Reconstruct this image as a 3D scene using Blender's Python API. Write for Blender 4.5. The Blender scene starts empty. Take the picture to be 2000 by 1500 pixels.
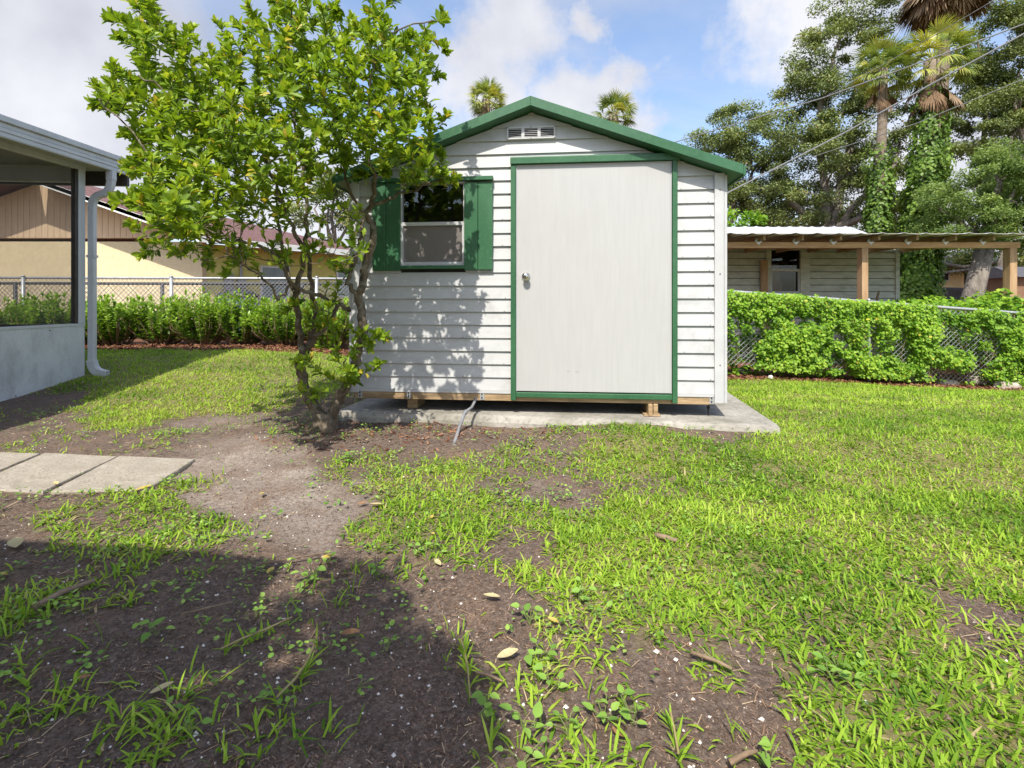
import bpy, math, random
import numpy as np
from mathutils import Vector, Matrix

# ------------------------------------------------------------------ camera, sky, sun, exposure
scene = bpy.context.scene
COL = scene.collection
R = math.radians
HC = 0.95                                   # camera height
cam_d = bpy.data.cameras.new('camera'); cam = bpy.data.objects.new('camera', cam_d); COL.objects.link(cam)
cam.location = (0, 0, HC); cam.rotation_euler = (R(90), 0, 0)
cam_d.sensor_width = 36; cam_d.lens = 18; cam_d.shift_y = -0.0775
cam_d.clip_start = 0.05; cam_d.clip_end = 2000
scene.camera = cam

SUN_EL, SUN_AZ = 51.0, 13.0                 # light travels towards +Y and a little +X
SKY_STRENGTH, SUN_STRENGTH, EXPOSURE = 0.107, 2.45, 1.36
scene.view_settings.view_transform = 'Standard'
scene.view_settings.look = 'None'
scene.view_settings.gamma = 1.0
scene.view_settings.use_curve_mapping = False
scene.view_settings.exposure = EXPOSURE

world = bpy.data.worlds.new('World'); scene.world = world; world.use_nodes = True
def build_sky():
    nt = world.node_tree; N = nt.nodes; L = nt.links; N.clear()
    out = N.new('ShaderNodeOutputWorld')
    sky = N.new('ShaderNodeTexSky'); sky.sky_type = 'NISHITA'; sky.sun_disc = False
    sky.sun_elevation = R(SUN_EL); sky.sun_rotation = R(180 + SUN_AZ)
    sky.air_density = 1.0; sky.dust_density = 1.6; sky.ozone_density = 2.2
    b1 = N.new('ShaderNodeBackground'); b1.inputs['Strength'].default_value = SKY_STRENGTH
    L.new(sky.outputs['Color'], b1.inputs['Color'])
    tc = N.new('ShaderNodeTexCoord')
    def math_(op, a, b=None, clamp=False):
        n = N.new('ShaderNodeMath'); n.operation = op; n.use_clamp = clamp
        for i, v in enumerate((a, b)):
            if v is None: continue
            if isinstance(v, (int, float)): n.inputs[i].default_value = v
            else: L.new(v, n.inputs[i])
        return n.outputs[0]
    def mrange(v, a, b, c=0.0, d=1.0):
        n = N.new('ShaderNodeMapRange'); n.interpolation_type = 'SMOOTHSTEP'
        L.new(v, n.inputs[0])
        for i, q in enumerate((a, b, c, d)): n.inputs[i+1].default_value = q
        return n.outputs[0]
    sep = N.new('ShaderNodeSeparateXYZ'); L.new(tc.outputs['Generated'], sep.inputs[0])
    den = math_('ADD', math_('MAXIMUM', sep.outputs[2], 0.0), 0.16)
    cmb = N.new('ShaderNodeCombineXYZ')
    L.new(math_('DIVIDE', sep.outputs[0], den), cmb.inputs[0]); L.new(math_('DIVIDE', sep.outputs[1], den), cmb.inputs[1])
    # thin high cloud over the whole sky
    n1 = N.new('ShaderNodeTexNoise'); n1.inputs['Scale'].default_value = 0.85; n1.inputs['Detail'].default_value = 7
    n1.inputs['Roughness'].default_value = 0.58; n1.inputs['Distortion'].default_value = 0.5
    mp = N.new('ShaderNodeMapping'); mp.inputs['Scale'].default_value = (0.8, 1.25, 1); mp.inputs['Location'].default_value = (3.1, 1.7, 0)
    L.new(cmb.outputs[0], mp.inputs[0]); L.new(mp.outputs[0], n1.inputs['Vector'])
    thin = mrange(n1.outputs['Fac'], 0.40, 0.72, 0.06, 0.80)
    # heaped clouds: a few cloud banks at their own bearings, edges broken by noise
    n2 = N.new('ShaderNodeTexNoise'); n2.inputs['Scale'].default_value = 5.0; n2.inputs['Detail'].default_value = 9
    n2.inputs['Roughness'].default_value = 0.6
    L.new(tc.outputs['Generated'], n2.inputs['Vector'])
    nn = math_('MULTIPLY', math_('SUBTRACT', n2.outputs['Fac'], 0.5), 0.34)
    acc = None
    for (x, z, r) in ((0.03, 0.52, .13), (0.10, 0.40, .12), (-0.03, 0.40, .11), (0.20, 0.42, .09), (0.02, 0.63, .10), (0.14, .55, .08),
                      (-0.95, 0.45, .30), (0.60, 0.60, .13), (0.9, 0.18, .26), (-0.35, .14, .18)):
        v = Vector((x, 1, z)).normalized()
        sub = N.new('ShaderNodeVectorMath'); sub.operation = 'DISTANCE'
        L.new(tc.outputs['Generated'], sub.inputs[0]); sub.inputs[1].default_value = v
        m = mrange(math_('ADD', sub.outputs['Value'], nn), r * .55, r * 1.25, 1.0, 0.0)
        acc = m if acc is None else math_('MAXIMUM', acc, m)
    fac = math_('MAXIMUM', thin, math_('MULTIPLY', acc, 0.95), True)
    n3 = N.new('ShaderNodeTexNoise'); n3.inputs['Scale'].default_value = 4.0; n3.inputs['Detail'].default_value = 6
    L.new(tc.outputs['Generated'], n3.inputs['Vector'])
    cr = N.new('ShaderNodeValToRGB'); cr.color_ramp.elements[0].position = .3; cr.color_ramp.elements[1].position = .66
    cr.color_ramp.elements[0].color = (.46, .47, .53, 1); cr.color_ramp.elements[1].color = (.80, .80, .84, 1)
    L.new(n3.outputs['Fac'], cr.inputs[0])
    b2 = N.new('ShaderNodeBackground'); b2.inputs['Strength'].default_value = 0.475
    L.new(cr.outputs[0], b2.inputs['Color'])
    mx = N.new('ShaderNodeMixShader'); L.new(fac, mx.inputs[0]); L.new(b1.outputs[0], mx.inputs[1]); L.new(b2.outputs[0], mx.inputs[2])
    L.new(mx.outputs[0], out.inputs['Surface'])
build_sky()

sun_d = bpy.data.lights.new('sun', 'SUN'); sun_d.energy = SUN_STRENGTH; sun_d.angle = R(0.55); sun_d.color = (1.0, 0.94, 0.82)
sun = bpy.data.objects.new('sun', sun_d); COL.objects.link(sun)
LIGHT = Vector((math.sin(R(SUN_AZ)) * math.cos(R(SUN_EL)), math.cos(R(SUN_AZ)) * math.cos(R(SUN_EL)), -math.sin(R(SUN_EL))))
sun.rotation_euler = LIGHT.to_track_quat('-Z', 'Y').to_euler()

# ------------------------------------------------------------------ helpers
rng = np.random.default_rng(11); random.seed(5)
def sstep(t): t = np.clip(t, 0, 1); return t * t * (3 - 2 * t)
def _hash(ix, iy, s):
    h = (ix.astype(np.int64) * 374761393 + iy.astype(np.int64) * 668265263 + s * 982451653) & 0x7fffffff
    h = ((h ^ (h >> 13)) * 1274126177) & 0x7fffffff
    return ((h ^ (h >> 16)) & 0xffff) / 65535.0
def vnoise(x, y, s=0):
    x = np.asarray(x, float); y = np.asarray(y, float)
    ix = np.floor(x); iy = np.floor(y); fx = sstep(x - ix); fy = sstep(y - iy)
    a = _hash(ix, iy, s); b = _hash(ix + 1, iy, s); c = _hash(ix, iy + 1, s); d = _hash(ix + 1, iy + 1, s)
    return (a * (1 - fx) + b * fx) * (1 - fy) + (c * (1 - fx) + d * fx) * fy
def fbm(x, y, s=0, o=4):
    t = 0; amp = .5; f = 1
    for i in range(o): t = t + amp * vnoise(np.asarray(x) * f, np.asarray(y) * f, s + i * 17); amp *= .5; f *= 2.03
    return t
def zg(x, y):                               # height of the ground
    x = np.asarray(x, float); y = np.asarray(y, float)
    z = .27 * sstep((y - 3.9) / 4.2) * sstep((-x - .2) / 4.0)
    z = z - .23 * sstep((y - 4.3) / 4.0) * sstep((x - .6) / 2.4) - .17 * sstep((y - 3.6) / 4.6) * sstep((x - 3.4) / 4.8)
    z = z + .06 * sstep((x - .1) / 1.2) * sstep((y - 2.6) / .9) * sstep((5.2 - y) / 1.0) * sstep((4.5 - x) / 2)
    z = z + .045 * sstep((y - 3.0) / .55) * sstep((5.2 - y) / 1.0) * sstep((x + 2.2) / .7) * sstep((1.9 - x) / 1.2)
    near = sstep((30 - y) / 10)
    z = z + near * ((fbm(x * 1.7, y * 1.7, 3) - .47) * .05 + (fbm(x * 7, y * 7, 9) - .47) * .022)
    return z
def P(px, py, d): return Vector(((px - 1000) / 1000 * d, d, HC - (py - 595) / 1000 * d))
def G(px, py):                              # point of the ground seen at a place of the photograph
    d = HC / max((py - 595) / 1000, .02)
    for _ in range(25):
        z = float(zg((px - 1000) / 1000 * d, d)); d = .5 * d + .5 * (HC - z) / ((py - 595) / 1000)
    x = (px - 1000) / 1000 * d
    return Vector((x, d, float(zg(x, d))))

def tag(o, label=None, cat=None, group=None, kind=None):
    if label: o['label'] = label
    if cat: o['category'] = cat
    if group: o['group'] = group
    if kind: o['kind'] = kind
    return o
def empty(name, loc=(0, 0, 0), rz=0, label=None, cat=None, group=None):
    o = bpy.data.objects.new(name, None); COL.objects.link(o); o.location = loc; o.rotation_euler = (0, 0, rz)
    o.empty_display_size = .1
    return tag(o, label, cat, group)

class MB:
    def __init__(s): s.v = []; s.f = []
    def add(s, vs, fs):
        n = len(s.v); s.v += [tuple(v) for v in vs]; s.f += [tuple(i + n for i in f) for f in fs]; return s
    def box(s, x0, x1, y0, y1, z0, z1):
        return s.add([(x0,y0,z0),(x1,y0,z0),(x1,y1,z0),(x0,y1,z0),(x0,y0,z1),(x1,y0,z1),(x1,y1,z1),(x0,y1,z1)],
                     [(3,2,1,0),(4,5,6,7),(0,1,5,4),(1,2,6,5),(2,3,7,6),(3,0,4,7)])
    def prism(s, a, b):                     # two matching outlines joined by sides
        n = len(a)
        return s.add(list(a) + list(b), [tuple(range(n))[::-1], tuple(range(n, 2*n))] + [(i, (i+1) % n, n + (i+1) % n, n + i) for i in range(n)])
    def quad(s, a, b, c, d): return s.add([a, b, c, d], [(0, 1, 2, 3)])
    def tube(s, pts, rad, n=8, cap=True, aspect=1.0, jitter=0.0):
        pts = [Vector(p) for p in pts]
        if not hasattr(rad, '__len__'): rad = [rad] * len(pts)
        rings = []; prev = None
        for i, p in enumerate(pts):
            t = (pts[min(i+1, len(pts)-1)] - pts[max(i-1, 0)])
            t = t.normalized() if t.length > 1e-9 else Vector((0, 0, 1))
            if prev is None:
                ref = Vector((0, 1, 0)) if abs(t.y) < .9 else Vector((1, 0, 0))
                a = t.cross(ref).normalized()
            else:
                a = (prev - t * prev.dot(t))
                a = a.normalized() if a.length > 1e-6 else prev
            prev = a; b = t.cross(a)
            rings.append([p + (a * math.cos(2*math.pi*k/n) + b * math.sin(2*math.pi*k/n) * aspect) * rad[i] * (1 + random.uniform(-jitter, jitter)) for k in range(n)])
        vs = [v for r in rings for v in r]
        fs = [(i*n+k, i*n+(k+1) % n, (i+1)*n+(k+1) % n, (i+1)*n+k) for i in range(len(rings)-1) for k in range(n)]
        if cap: fs += [tuple(range(n))[::-1], tuple((len(rings)-1)*n + k for k in range(n))]
        return s.add(vs, fs)
    def mesh(s, name, mat, smooth=False):
        m = bpy.data.meshes.new(name); m.from_pydata(s.v, [], s.f); m.materials.append(mat)
        if smooth: m.polygons.foreach_set('use_smooth', [True] * len(m.polygons))
        m.update(); return m
    def build(s, name, mat, parent=None, smooth=False, bevel=0.0):
        o = bpy.data.objects.new(name, s.mesh(name, mat, smooth)); COL.objects.link(o)
        if parent is not None: o.parent = parent
        if bevel:
            b = o.modifiers.new('bevel', 'BEVEL'); b.width = bevel; b.segments = 2; b.limit_method = 'ANGLE'
        return o

def np_mesh(name, V, F, mat, tint=None, smooth=False):
    V = np.ascontiguousarray(V, np.float32).reshape(-1, 3); F = np.ascontiguousarray(F, np.int32); k = F.shape[1]
    m = bpy.data.meshes.new(name)
    m.vertices.add(len(V)); m.vertices.foreach_set('co', V.ravel())
    m.loops.add(F.size); m.loops.foreach_set('vertex_index', F.ravel())
    m.polygons.add(len(F)); m.polygons.foreach_set('loop_start', np.arange(0, F.size, k, dtype=np.int32))
    if smooth: m.polygons.foreach_set('use_smooth', np.ones(len(F), bool))
    m.update(calc_edges=True)
    if tint is not None:
        a = m.attributes.new('tint', 'FLOAT', 'POINT'); a.data.foreach_set('value', np.ascontiguousarray(tint, np.float32).ravel())
    m.materials.append(mat); return m
def link(name, mesh, parent=None):
    o = bpy.data.objects.new(name, mesh); COL.objects.link(o)
    if parent is not None: o.parent = parent
    return o
def unit(v): return v / np.maximum(np.linalg.norm(v, axis=-1, keepdims=True), 1e-9)

# leaf shapes: (side, along, lift) with triangles
T_DIAMOND = (np.array([(0,0,0),(.5,.5,.10),(0,1,0),(-.5,.5,.10)], float), np.array([(0,1,2),(0,2,3)]))
T_LEAF = (np.array([(0,0,0),(.30,.26,.07),(.5,.56,.10),(.30,.85,.03),(0,1,-.06),(-.30,.85,.03),(-.5,.56,.10),(-.30,.26,.07),(0,.52,.02)], float),
          np.array([(0,1,8),(1,2,8),(2,3,8),(3,4,8),(4,5,8),(5,6,8),(6,7,8),(7,0,8)]))
T_ROUND = (np.array([(0,0,0),(.42,.18,.05),(.5,.55,.06),(0,1,0),(-.5,.55,.06),(-.42,.18,.05),(0,.45,-.02)], float),
           np.array([(0,1,6),(1,2,6),(2,3,6),(3,4,6),(4,5,6),(5,0,6)]))
T_OVATE = (np.array([(0,0,0),(.36,.14,.06),(.5,.38,.09),(.3,.74,.05),(0,1,-.04),(-.3,.74,.05),(-.5,.38,.09),(-.36,.14,.06),(0,.45,.0)], float),
           np.array([(0,1,8),(1,2,8),(2,3,8),(3,4,8),(4,5,8),(5,6,8),(6,7,8),(7,0,8)]))
T_STRIP = (np.array([(-.5,0,0),(.5,0,0),(.5,1,0),(-.5,1,0)], float), np.array([(0,1,2),(0,2,3)]))
def leaf_arrays(pos, ax, nrm, L, W, T):
    tv, tf = T
    ax = unit(ax); side = unit(np.cross(ax, nrm)); nr = np.cross(side, ax)
    L = np.asarray(L)[:, None, None]; W = np.asarray(W)[:, None, None]
    V = pos[:, None] + side[:, None] * (tv[None, :, :1] * W) + ax[:, None] * (tv[None, :, 1:2] * L) + nr[:, None] * (tv[None, :, 2:] * L)
    F = (np.arange(len(pos))[:, None, None] * len(tv) + tf[None]).reshape(-1, 3)
    return V, F
def leaf_cloud(name, pos, ax, nrm, L, W, tint, T, mat, parent=None):
    V, F = leaf_arrays(pos, ax, nrm, L, W, T)
    return link(name, np_mesh(name, V, F, mat, np.repeat(tint, len(T[0]))), parent)
def rvec(n): return unit(rng.normal(size=(n, 3)))

# ------------------------------------------------------------------ materials
def new_mat(name):
    m = bpy.data.materials.new(name); m.use_nodes = True; nt = m.node_tree; nt.nodes.clear()
    return m, nt, nt.nodes, nt.links
def set_ramp(cr, cols):
    e = cr.color_ramp.elements
    while len(e) < len(cols): e.new(.5)
    for i, (p, c) in enumerate(cols): e[i].position = p; e[i].color = (*c, 1)
def pmat(name, c1, c2, scale=6, rough=.7, bump=.1, stretch=(1, 1, 1), detail=6, lo=.35, hi=.65, spec=.4, fine=None, metal=0, dirt=None, bdist=.01):
    m, nt, N, L = new_mat(name)
    out = N.new('ShaderNodeOutputMaterial'); bs = N.new('ShaderNodeBsdfPrincipled'); L.new(bs.outputs[0], out.inputs[0])
    tc = N.new('ShaderNodeTexCoord'); mp = N.new('ShaderNodeMapping'); mp.inputs['Scale'].default_value = stretch
    L.new(tc.outputs['Object'], mp.inputs[0])
    n = N.new('ShaderNodeTexNoise'); n.inputs['Scale'].default_value = scale; n.inputs['Detail'].default_value = detail
    n.inputs['Roughness'].default_value = .6
    L.new(mp.outputs[0], n.inputs['Vector'])
    cr = N.new('ShaderNodeValToRGB'); set_ramp(cr, [(lo, c1), (hi, c2)]); L.new(n.outputs['Fac'], cr.inputs[0])
    colour = cr.outputs[0]
    if fine:                                # second, finer colour grain: (colour, scale, amount)
        n2 = N.new('ShaderNodeTexNoise'); n2.inputs['Scale'].default_value = fine[1]; n2.inputs['Detail'].default_value = 4
        L.new(tc.outputs['Object'], n2.inputs['Vector'])
        r2 = N.new('ShaderNodeValToRGB'); set_ramp(r2, [(.5, (0, 0, 0)), (.72, (fine[2],) * 3)]); L.new(n2.outputs['Fac'], r2.inputs[0])
        mx = N.new('ShaderNodeMixRGB'); L.new(r2.outputs[0], mx.inputs[0]); L.new(colour, mx.inputs[1]); mx.inputs[2].default_value = (*fine[0], 1)
        colour = mx.outputs[0]
    if dirt:                                # stains: (colour, scale, amount, stretch)
        m3 = N.new('ShaderNodeMapping'); m3.inputs['Scale'].default_value = dirt[3]; L.new(tc.outputs['Object'], m3.inputs[0])
        n3 = N.new('ShaderNodeTexNoise'); n3.inputs['Scale'].default_value = dirt[1]; n3.inputs['Detail'].default_value = 8; n3.inputs['Roughness'].default_value = .7
        L.new(m3.outputs[0], n3.inputs['Vector'])
        r3 = N.new('ShaderNodeValToRGB'); set_ramp(r3, [(.5, (0, 0, 0)), (.75, (dirt[2],) * 3)]); L.new(n3.outputs['Fac'], r3.inputs[0])
        mx = N.new('ShaderNodeMixRGB'); L.new(r3.outputs[0], mx.inputs[0]); L.new(colour, mx.inputs[1]); mx.inputs[2].default_value = (*dirt[0], 1)
        colour = mx.outputs[0]
    L.new(colour, bs.inputs['Base Color'])
    bs.inputs['Roughness'].default_value = rough; bs.inputs['Specular IOR Level'].default_value = spec; bs.inputs['Metallic'].default_value = metal
    if bump:
        nb = N.new('ShaderNodeTexNoise'); nb.inputs['Scale'].default_value = scale * 5; nb.inputs['Detail'].default_value = 5
        L.new(mp.outputs[0], nb.inputs['Vector'])
        b = N.new('ShaderNodeBump'); b.inputs['Strength'].default_value = bump; b.inputs['Distance'].default_value = bdist
        L.new(nb.outputs['Fac'], b.inputs['Height']); L.new(b.outputs[0], bs.inputs['Normal'])
    return m
def leafmat(name, cols, rough=.45, trans=.35, spec=.4, tmul=(1.25, 1.2, .6)):
    m, nt, N, L = new_mat(name)
    out = N.new('ShaderNodeOutputMaterial'); bs = N.new('ShaderNodeBsdfPrincipled')
    at = N.new('ShaderNodeAttribute'); at.attribute_name = 'tint'
    cr = N.new('ShaderNodeValToRGB'); set_ramp(cr, cols); L.new(at.outputs['Fac'], cr.inputs[0])
    L.new(cr.outputs[0], bs.inputs['Base Color']); bs.inputs['Roughness'].default_value = rough; bs.inputs['Specular IOR Level'].default_value = spec
    tr = N.new('ShaderNodeBsdfTranslucent'); mu = N.new('ShaderNodeMixRGB'); mu.blend_type = 'MULTIPLY'; mu.inputs[0].default_value = 1
    L.new(cr.outputs[0], mu.inputs[1]); mu.inputs[2].default_value = (*tmul, 1); L.new(mu.outputs[0], tr.inputs[0])
    mx = N.new('ShaderNodeMixShader'); mx.inputs[0].default_value = trans
    L.new(bs.outputs[0], mx.inputs[1]); L.new(tr.outputs[0], mx.inputs[2]); L.new(mx.outputs[0], out.inputs[0])
    return m
def screenmat(name, col, opacity):
    m, nt, N, L = new_mat(name)
    out = N.new('ShaderNodeOutputMaterial'); d = N.new('ShaderNodeBsdfDiffuse'); d.inputs[0].default_value = (*col, 1)
    t = N.new('ShaderNodeBsdfTransparent'); mx = N.new('ShaderNodeMixShader')
    tc = N.new('ShaderNodeTexCoord'); n = N.new('ShaderNodeTexNoise'); n.inputs['Scale'].default_value = 2.5; L.new(tc.outputs['Object'], n.inputs['Vector'])
    r = N.new('ShaderNodeMapRange'); L.new(n.outputs['Fac'], r.inputs[0]); r.inputs[3].default_value = opacity * .85; r.inputs[4].default_value = opacity * 1.15
    L.new(r.outputs[0], mx.inputs[0]); L.new(t.outputs[0], mx.inputs[1]); L.new(d.outputs[0], mx.inputs[2]); L.new(mx.outputs[0], out.inputs[0])
    return m
def glassmat(name, refl=.12):
    m, nt, N, L = new_mat(name)
    out = N.new('ShaderNodeOutputMaterial'); g = N.new('ShaderNodeBsdfGlossy'); g.inputs['Roughness'].default_value = .03; g.inputs[0].default_value = (.9, .95, .95, 1)
    t = N.new('ShaderNodeBsdfTransparent'); t.inputs[0].default_value = (.78, .8, .8, 1)
    tc = N.new('ShaderNodeTexCoord'); n = N.new('ShaderNodeTexNoise'); n.inputs['Scale'].default_value = 3; L.new(tc.outputs['Object'], n.inputs['Vector'])
    b = N.new('ShaderNodeBump'); b.inputs['Strength'].default_value = .03; L.new(n.outputs['Fac'], b.inputs['Height']); L.new(b.outputs[0], g.inputs['Normal'])
    mx = N.new('ShaderNodeMixShader'); mx.inputs[0].default_value = refl; L.new(t.outputs[0], mx.inputs[1]); L.new(g.outputs[0], mx.inputs[2]); L.new(mx.outputs[0], out.inputs[0])
    return m

M = {}
M['siding'] = pmat('white_siding', (.435, .44, .452), (.485, .49, .50), 3, .5, .05, (1, 1, 6), dirt=((.25, .25, .235), 3.2, .55, (1.6, 1, 1.2)), fine=((.45, .45, .42), 60, .25))
M['door'] = pmat('painted_door', (.405, .405, .408), (.43, .43, .432), 6, .45, .08, (7, 1, .5), dirt=((.38, .375, .37), 1.4, .5, (1.8, 1, 1.2)), bdist=.003)
M['trimwhite'] = pmat('white_trim', (.44, .445, .458), (.495, .50, .512), 5, .45, .03, dirt=((.45, .44, .42), 5, .3, (1, 1, .4)))
M['green'] = pmat('green_paint', (.024, .098, .043), (.036, .125, .057), 5, .42, .06, (1, 1, .4), fine=((.09, .19, .11), 45, .3), dirt=((.065, .155, .09), 3, .6, (1, 1, .5)))
M['lumber'] = pmat('weathered_lumber', (.26, .17, .09), (.46, .33, .19), 7, .8, .25, (.5, 4, 5), dirt=((.08, .06, .045), 4, .8, (1, 3, 3)))
M['cedar'] = pmat('orange_lumber', (.34, .21, .11), (.47, .31, .18), 5, .75, .15, (3, 3, .4), dirt=((.16, .085, .045), 3, .5, (3, 3, .4)))
M['cedarx'] = pmat('orange_beam_lumber', (.42, .24, .12), (.58, .37, .21), 5, .75, .15, (.4, 3, 3), dirt=((.2, .11, .06), 2.5, .5, (.5, 3, 3)))
M['concrete'] = pmat('concrete', (.27, .25, .22), (.42, .395, .355), 4, .9, .4, fine=((.15, .14, .115), 30, .6), dirt=((.10, .095, .06), 1.8, .9, (1, 1, 2.5)))
M['paver'] = pmat('aggregate_concrete', (.30, .265, .215), (.43, .385, .325), 3.5, .92, .9, fine=((.17, .14, .105), 90, .9), dirt=((.17, .15, .10), 2.5, .75, (1, 1, 1)), bdist=.008)
M['steel'] = pmat('galvanised_steel', (.36, .37, .38), (.48, .49, .5), 12, .5, .05, metal=.5)
M['wire'] = pmat('galvanised_wire', (.24, .25, .26), (.34, .35, .36), 12, .6, 0, metal=.3)
M['darksteel'] = pmat('dark_coated_steel', (.03, .03, .032), (.06, .06, .062), 10, .5, .05)
M['chrome'] = pmat('worn_chrome', (.55, .53, .5), (.7, .68, .66), 12, .18, 0, metal=1)
M['pvc'] = pmat('grey_conduit', (.17, .175, .19), (.24, .245, .26), 12, .5, .05, dirt=((.2, .18, .15), 9, .6, (1, 1, 1)))
M['porchwhite'] = pmat('porch_white_metal', (.56, .565, .585), (.63, .635, .655), 3, .42, .03, dirt=((.42, .42, .40), 3.5, .5, (2, 2, .5)))
M['kick'] = pmat('porch_kick_panel', (.62, .63, .65), (.72, .73, .74), 4, .6, .12, dirt=((.33, .33, .32), 2.2, .75, (1, 1.6, .8)), fine=((.42, .42, .42), 40, .3))
M['bronze'] = pmat('bronze_frame', (.045, .036, .032), (.07, .058, .05), 10, .5, .04)
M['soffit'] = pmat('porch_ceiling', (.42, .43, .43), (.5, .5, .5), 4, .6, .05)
M['screen'] = screenmat('insect_screen', (.10, .095, .09), .34)
M['winscreen'] = screenmat('window_screen', (.40, .36, .35), .42)
M['glass'] = glassmat('window_glass', .045)
M['dark'] = pmat('dark_interior_shade', (.03, .027, .025), (.055, .05, .045), 3, .9, 0)  # near-black base colour puts the shade of unlit rooms into surfaces
M['cardboard'] = pmat('cardboard', (.20, .12, .06), (.26, .16, .085), 5, .85, .05)
M['black'] = pmat('black_plastic', (.015, .015, .016), (.03, .03, .032), 6, .5, .03)
M['blue'] = pmat('blue_plastic', (.06, .11, .22), (.09, .15, .28), 6, .5, .03)
M['greybox'] = pmat('grey_utility_box', (.26, .27, .28), (.34, .35, .36), 6, .5, .03)
M['stucco'] = pmat('cream_stucco', (.62, .52, .33), (.70, .59, .38), 9, .9, .5, fine=((.45, .35, .2), 30, .35))
M['stucco_shade_side'] = pmat('shade_side_stucco', (.55, .52, .16), (.62, .58, .2), 9, .9, .4)  # yellowish stucco with the shade side's green reflected light mixed into the colour
M['t111'] = pmat('tan_board_siding', (.62, .46, .30), (.70, .53, .36), 4, .8, .2, (3, 3, .5))
M['fascia'] = pmat('house_fascia', (.58, .6, .58), (.68, .69, .66), 4, .5, .04)
M['oldsiding'] = pmat('mildewed_siding', (.44, .45, .38), (.56, .56, .49), 3, .7, .1, (1, 1, 4), dirt=((.20, .22, .13), 2.6, .7, (1.2, 1, 3)))
M['roofmetal'] = pmat('metal_roofing', (.58, .6, .63), (.70, .71, .73), 3, .4, .04, metal=.25, dirt=((.4, .4, .4), 3, .4, (1, .4, 1)))
M['roof_shade_brown'] = pmat('under_roof_shade_brown', (.16, .12, .07), (.27, .2, .12), 3, .7, .04)  # brown that carries the under-roof shade in its colour
M['farwall'] = pmat('far_house_wall', (.60, .47, .25), (.66, .53, .30), 3, .85, .1)
M['brownwall'] = pmat('brown_wall', (.21, .12, .075), (.27, .16, .1), 3, .85, .1)
M['darkroof'] = pmat('dark_shingles', (.075, .075, .09), (.11, .11, .13), 9, .9, .3)
M['shingle'] = pmat('purple_shingles', (.115, .06, .06), (.19, .105, .10), 14, .9, .5, (1, 1, 2.2), fine=((.06, .03, .035), 22, .7))
M['bark'] = pmat('lichen_bark', (.075, .056, .038), (.19, .15, .105), 16, .95, .8, (1, 1, .5), fine=((.34, .33, .27), 26, .6), dirt=((.06, .05, .035), 9, .7, (1, 1, 1)), bdist=.015)
M['oakbark'] = pmat('oak_bark', (.12, .10, .085), (.27, .235, .2), 6, .95, .8, (1, 1, .35), bdist=.05)
M['palmbark'] = pmat('palm_bark', (.16, .125, .095), (.30, .245, .19), 6, .95, .8, (1, 1, 2.5), bdist=.04)
M['twig'] = pmat('dry_twig', (.16, .11, .07), (.28, .2, .135), 20, .9, .3)
M['limestone'] = pmat('broken_concrete', (.36, .31, .25), (.50, .44, .37), 6, .95, .7, fine=((.24, .2, .15), 30, .5), bdist=.02)
M['pebble'] = pmat('white_pebble', (.5, .47, .43), (.7, .67, .63), 30, .9, .2)
M['cable'] = pmat('grey_cable', (.16, .16, .165), (.22, .22, .225), 20, .5, 0)
M['mulch'] = leafmat('red_mulch', [(0, (.08, .03, .018)), (.5, (.2, .085, .048)), (1, (.3, .17, .11))], .9, 0, .1)
M['thatch'] = leafmat('dry_thatch', [(0, (.18, .10, .06)), (.5, (.38, .25, .15)), (1, (.54, .42, .28))], .9, .1, .1)
M['fines'] = leafmat('fine_fibres', [(0, (.09, .055, .038)), (.7, (.22, .14, .095)), (1, (.42, .31, .22))], .95, 0, .1)
M['crumb'] = leafmat('soil_crumbs', [(0, (.07, .05, .04)), (.6, (.16, .115, .09)), (.9, (.32, .25, .2)), (1, (.66, .62, .57))], .95, 0, .1)
M['grass'] = leafmat('lawn_grass', [(0, (.075, .175, .018)), (.4, (.25, .405, .036)), (.75, (.38, .525, .062)), (.92, (.47, .54, .12)), (1, (.52, .41, .23))], .6, .36, .16)
M['weed'] = leafmat('weed_leaves', [(0, (.11, .23, .04)), (.6, (.24, .41, .07)), (1, (.36, .52, .11))], .5, .3, .3)
M['citrus'] = leafmat('glossy_tree_leaves', [(0, (.06, .12, .010)), (.35, (.155, .26, .018)), (.7, (.27, .40, .028)), (.93, (.42, .50, .055)), (1, (.56, .45, .06))], .42, .42, .35)
M['hedge'] = leafmat('hedge_leaves', [(0, (.05, .12, .014)), (.5, (.16, .31, .03)), (1, (.33, .50, .06))], .36, .3, .5)
M['vine'] = leafmat('vine_leaves', [(0, (.07, .18, .012)), (.5, (.2, .375, .028)), (.9, (.34, .50, .05)), (1, (.56, .5, .06))], .5, .4, .3)
M['oakleaf'] = leafmat('oak_leaves', [(0, (.075, .105, .036)), (.5, (.185, .24, .075)), (.9, (.31, .37, .12)), (1, (.38, .27, .13))], .45, .3, .4)
M['lightleaf'] = leafmat('light_tree_leaves', [(0, (.07, .13, .03)), (.5, (.19, .28, .07)), (1, (.34, .43, .12))], .5, .35, .3)
M['ivy'] = leafmat('ivy_leaves', [(0, (.045, .095, .016)), (.5, (.125, .225, .032)), (1, (.27, .40, .06))], .45, .35, .4)
M['frond'] = leafmat('palm_frond', [(0, (.07, .12, .035)), (.5, (.19, .27, .06)), (.8, (.38, .43, .08)), (1, (.52, .48, .13))], .45, .3, .4)
M['deadfrond'] = leafmat('dead_frond', [(0, (.10, .06, .04)), (.5, (.22, .14, .085)), (1, (.36, .27, .18))], .9, .15, .1)
M['fallen_y'] = leafmat('fallen_yellow', [(0, (.50, .36, .04)), (1, (.62, .50, .20))], .6, .2, .3)
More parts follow.
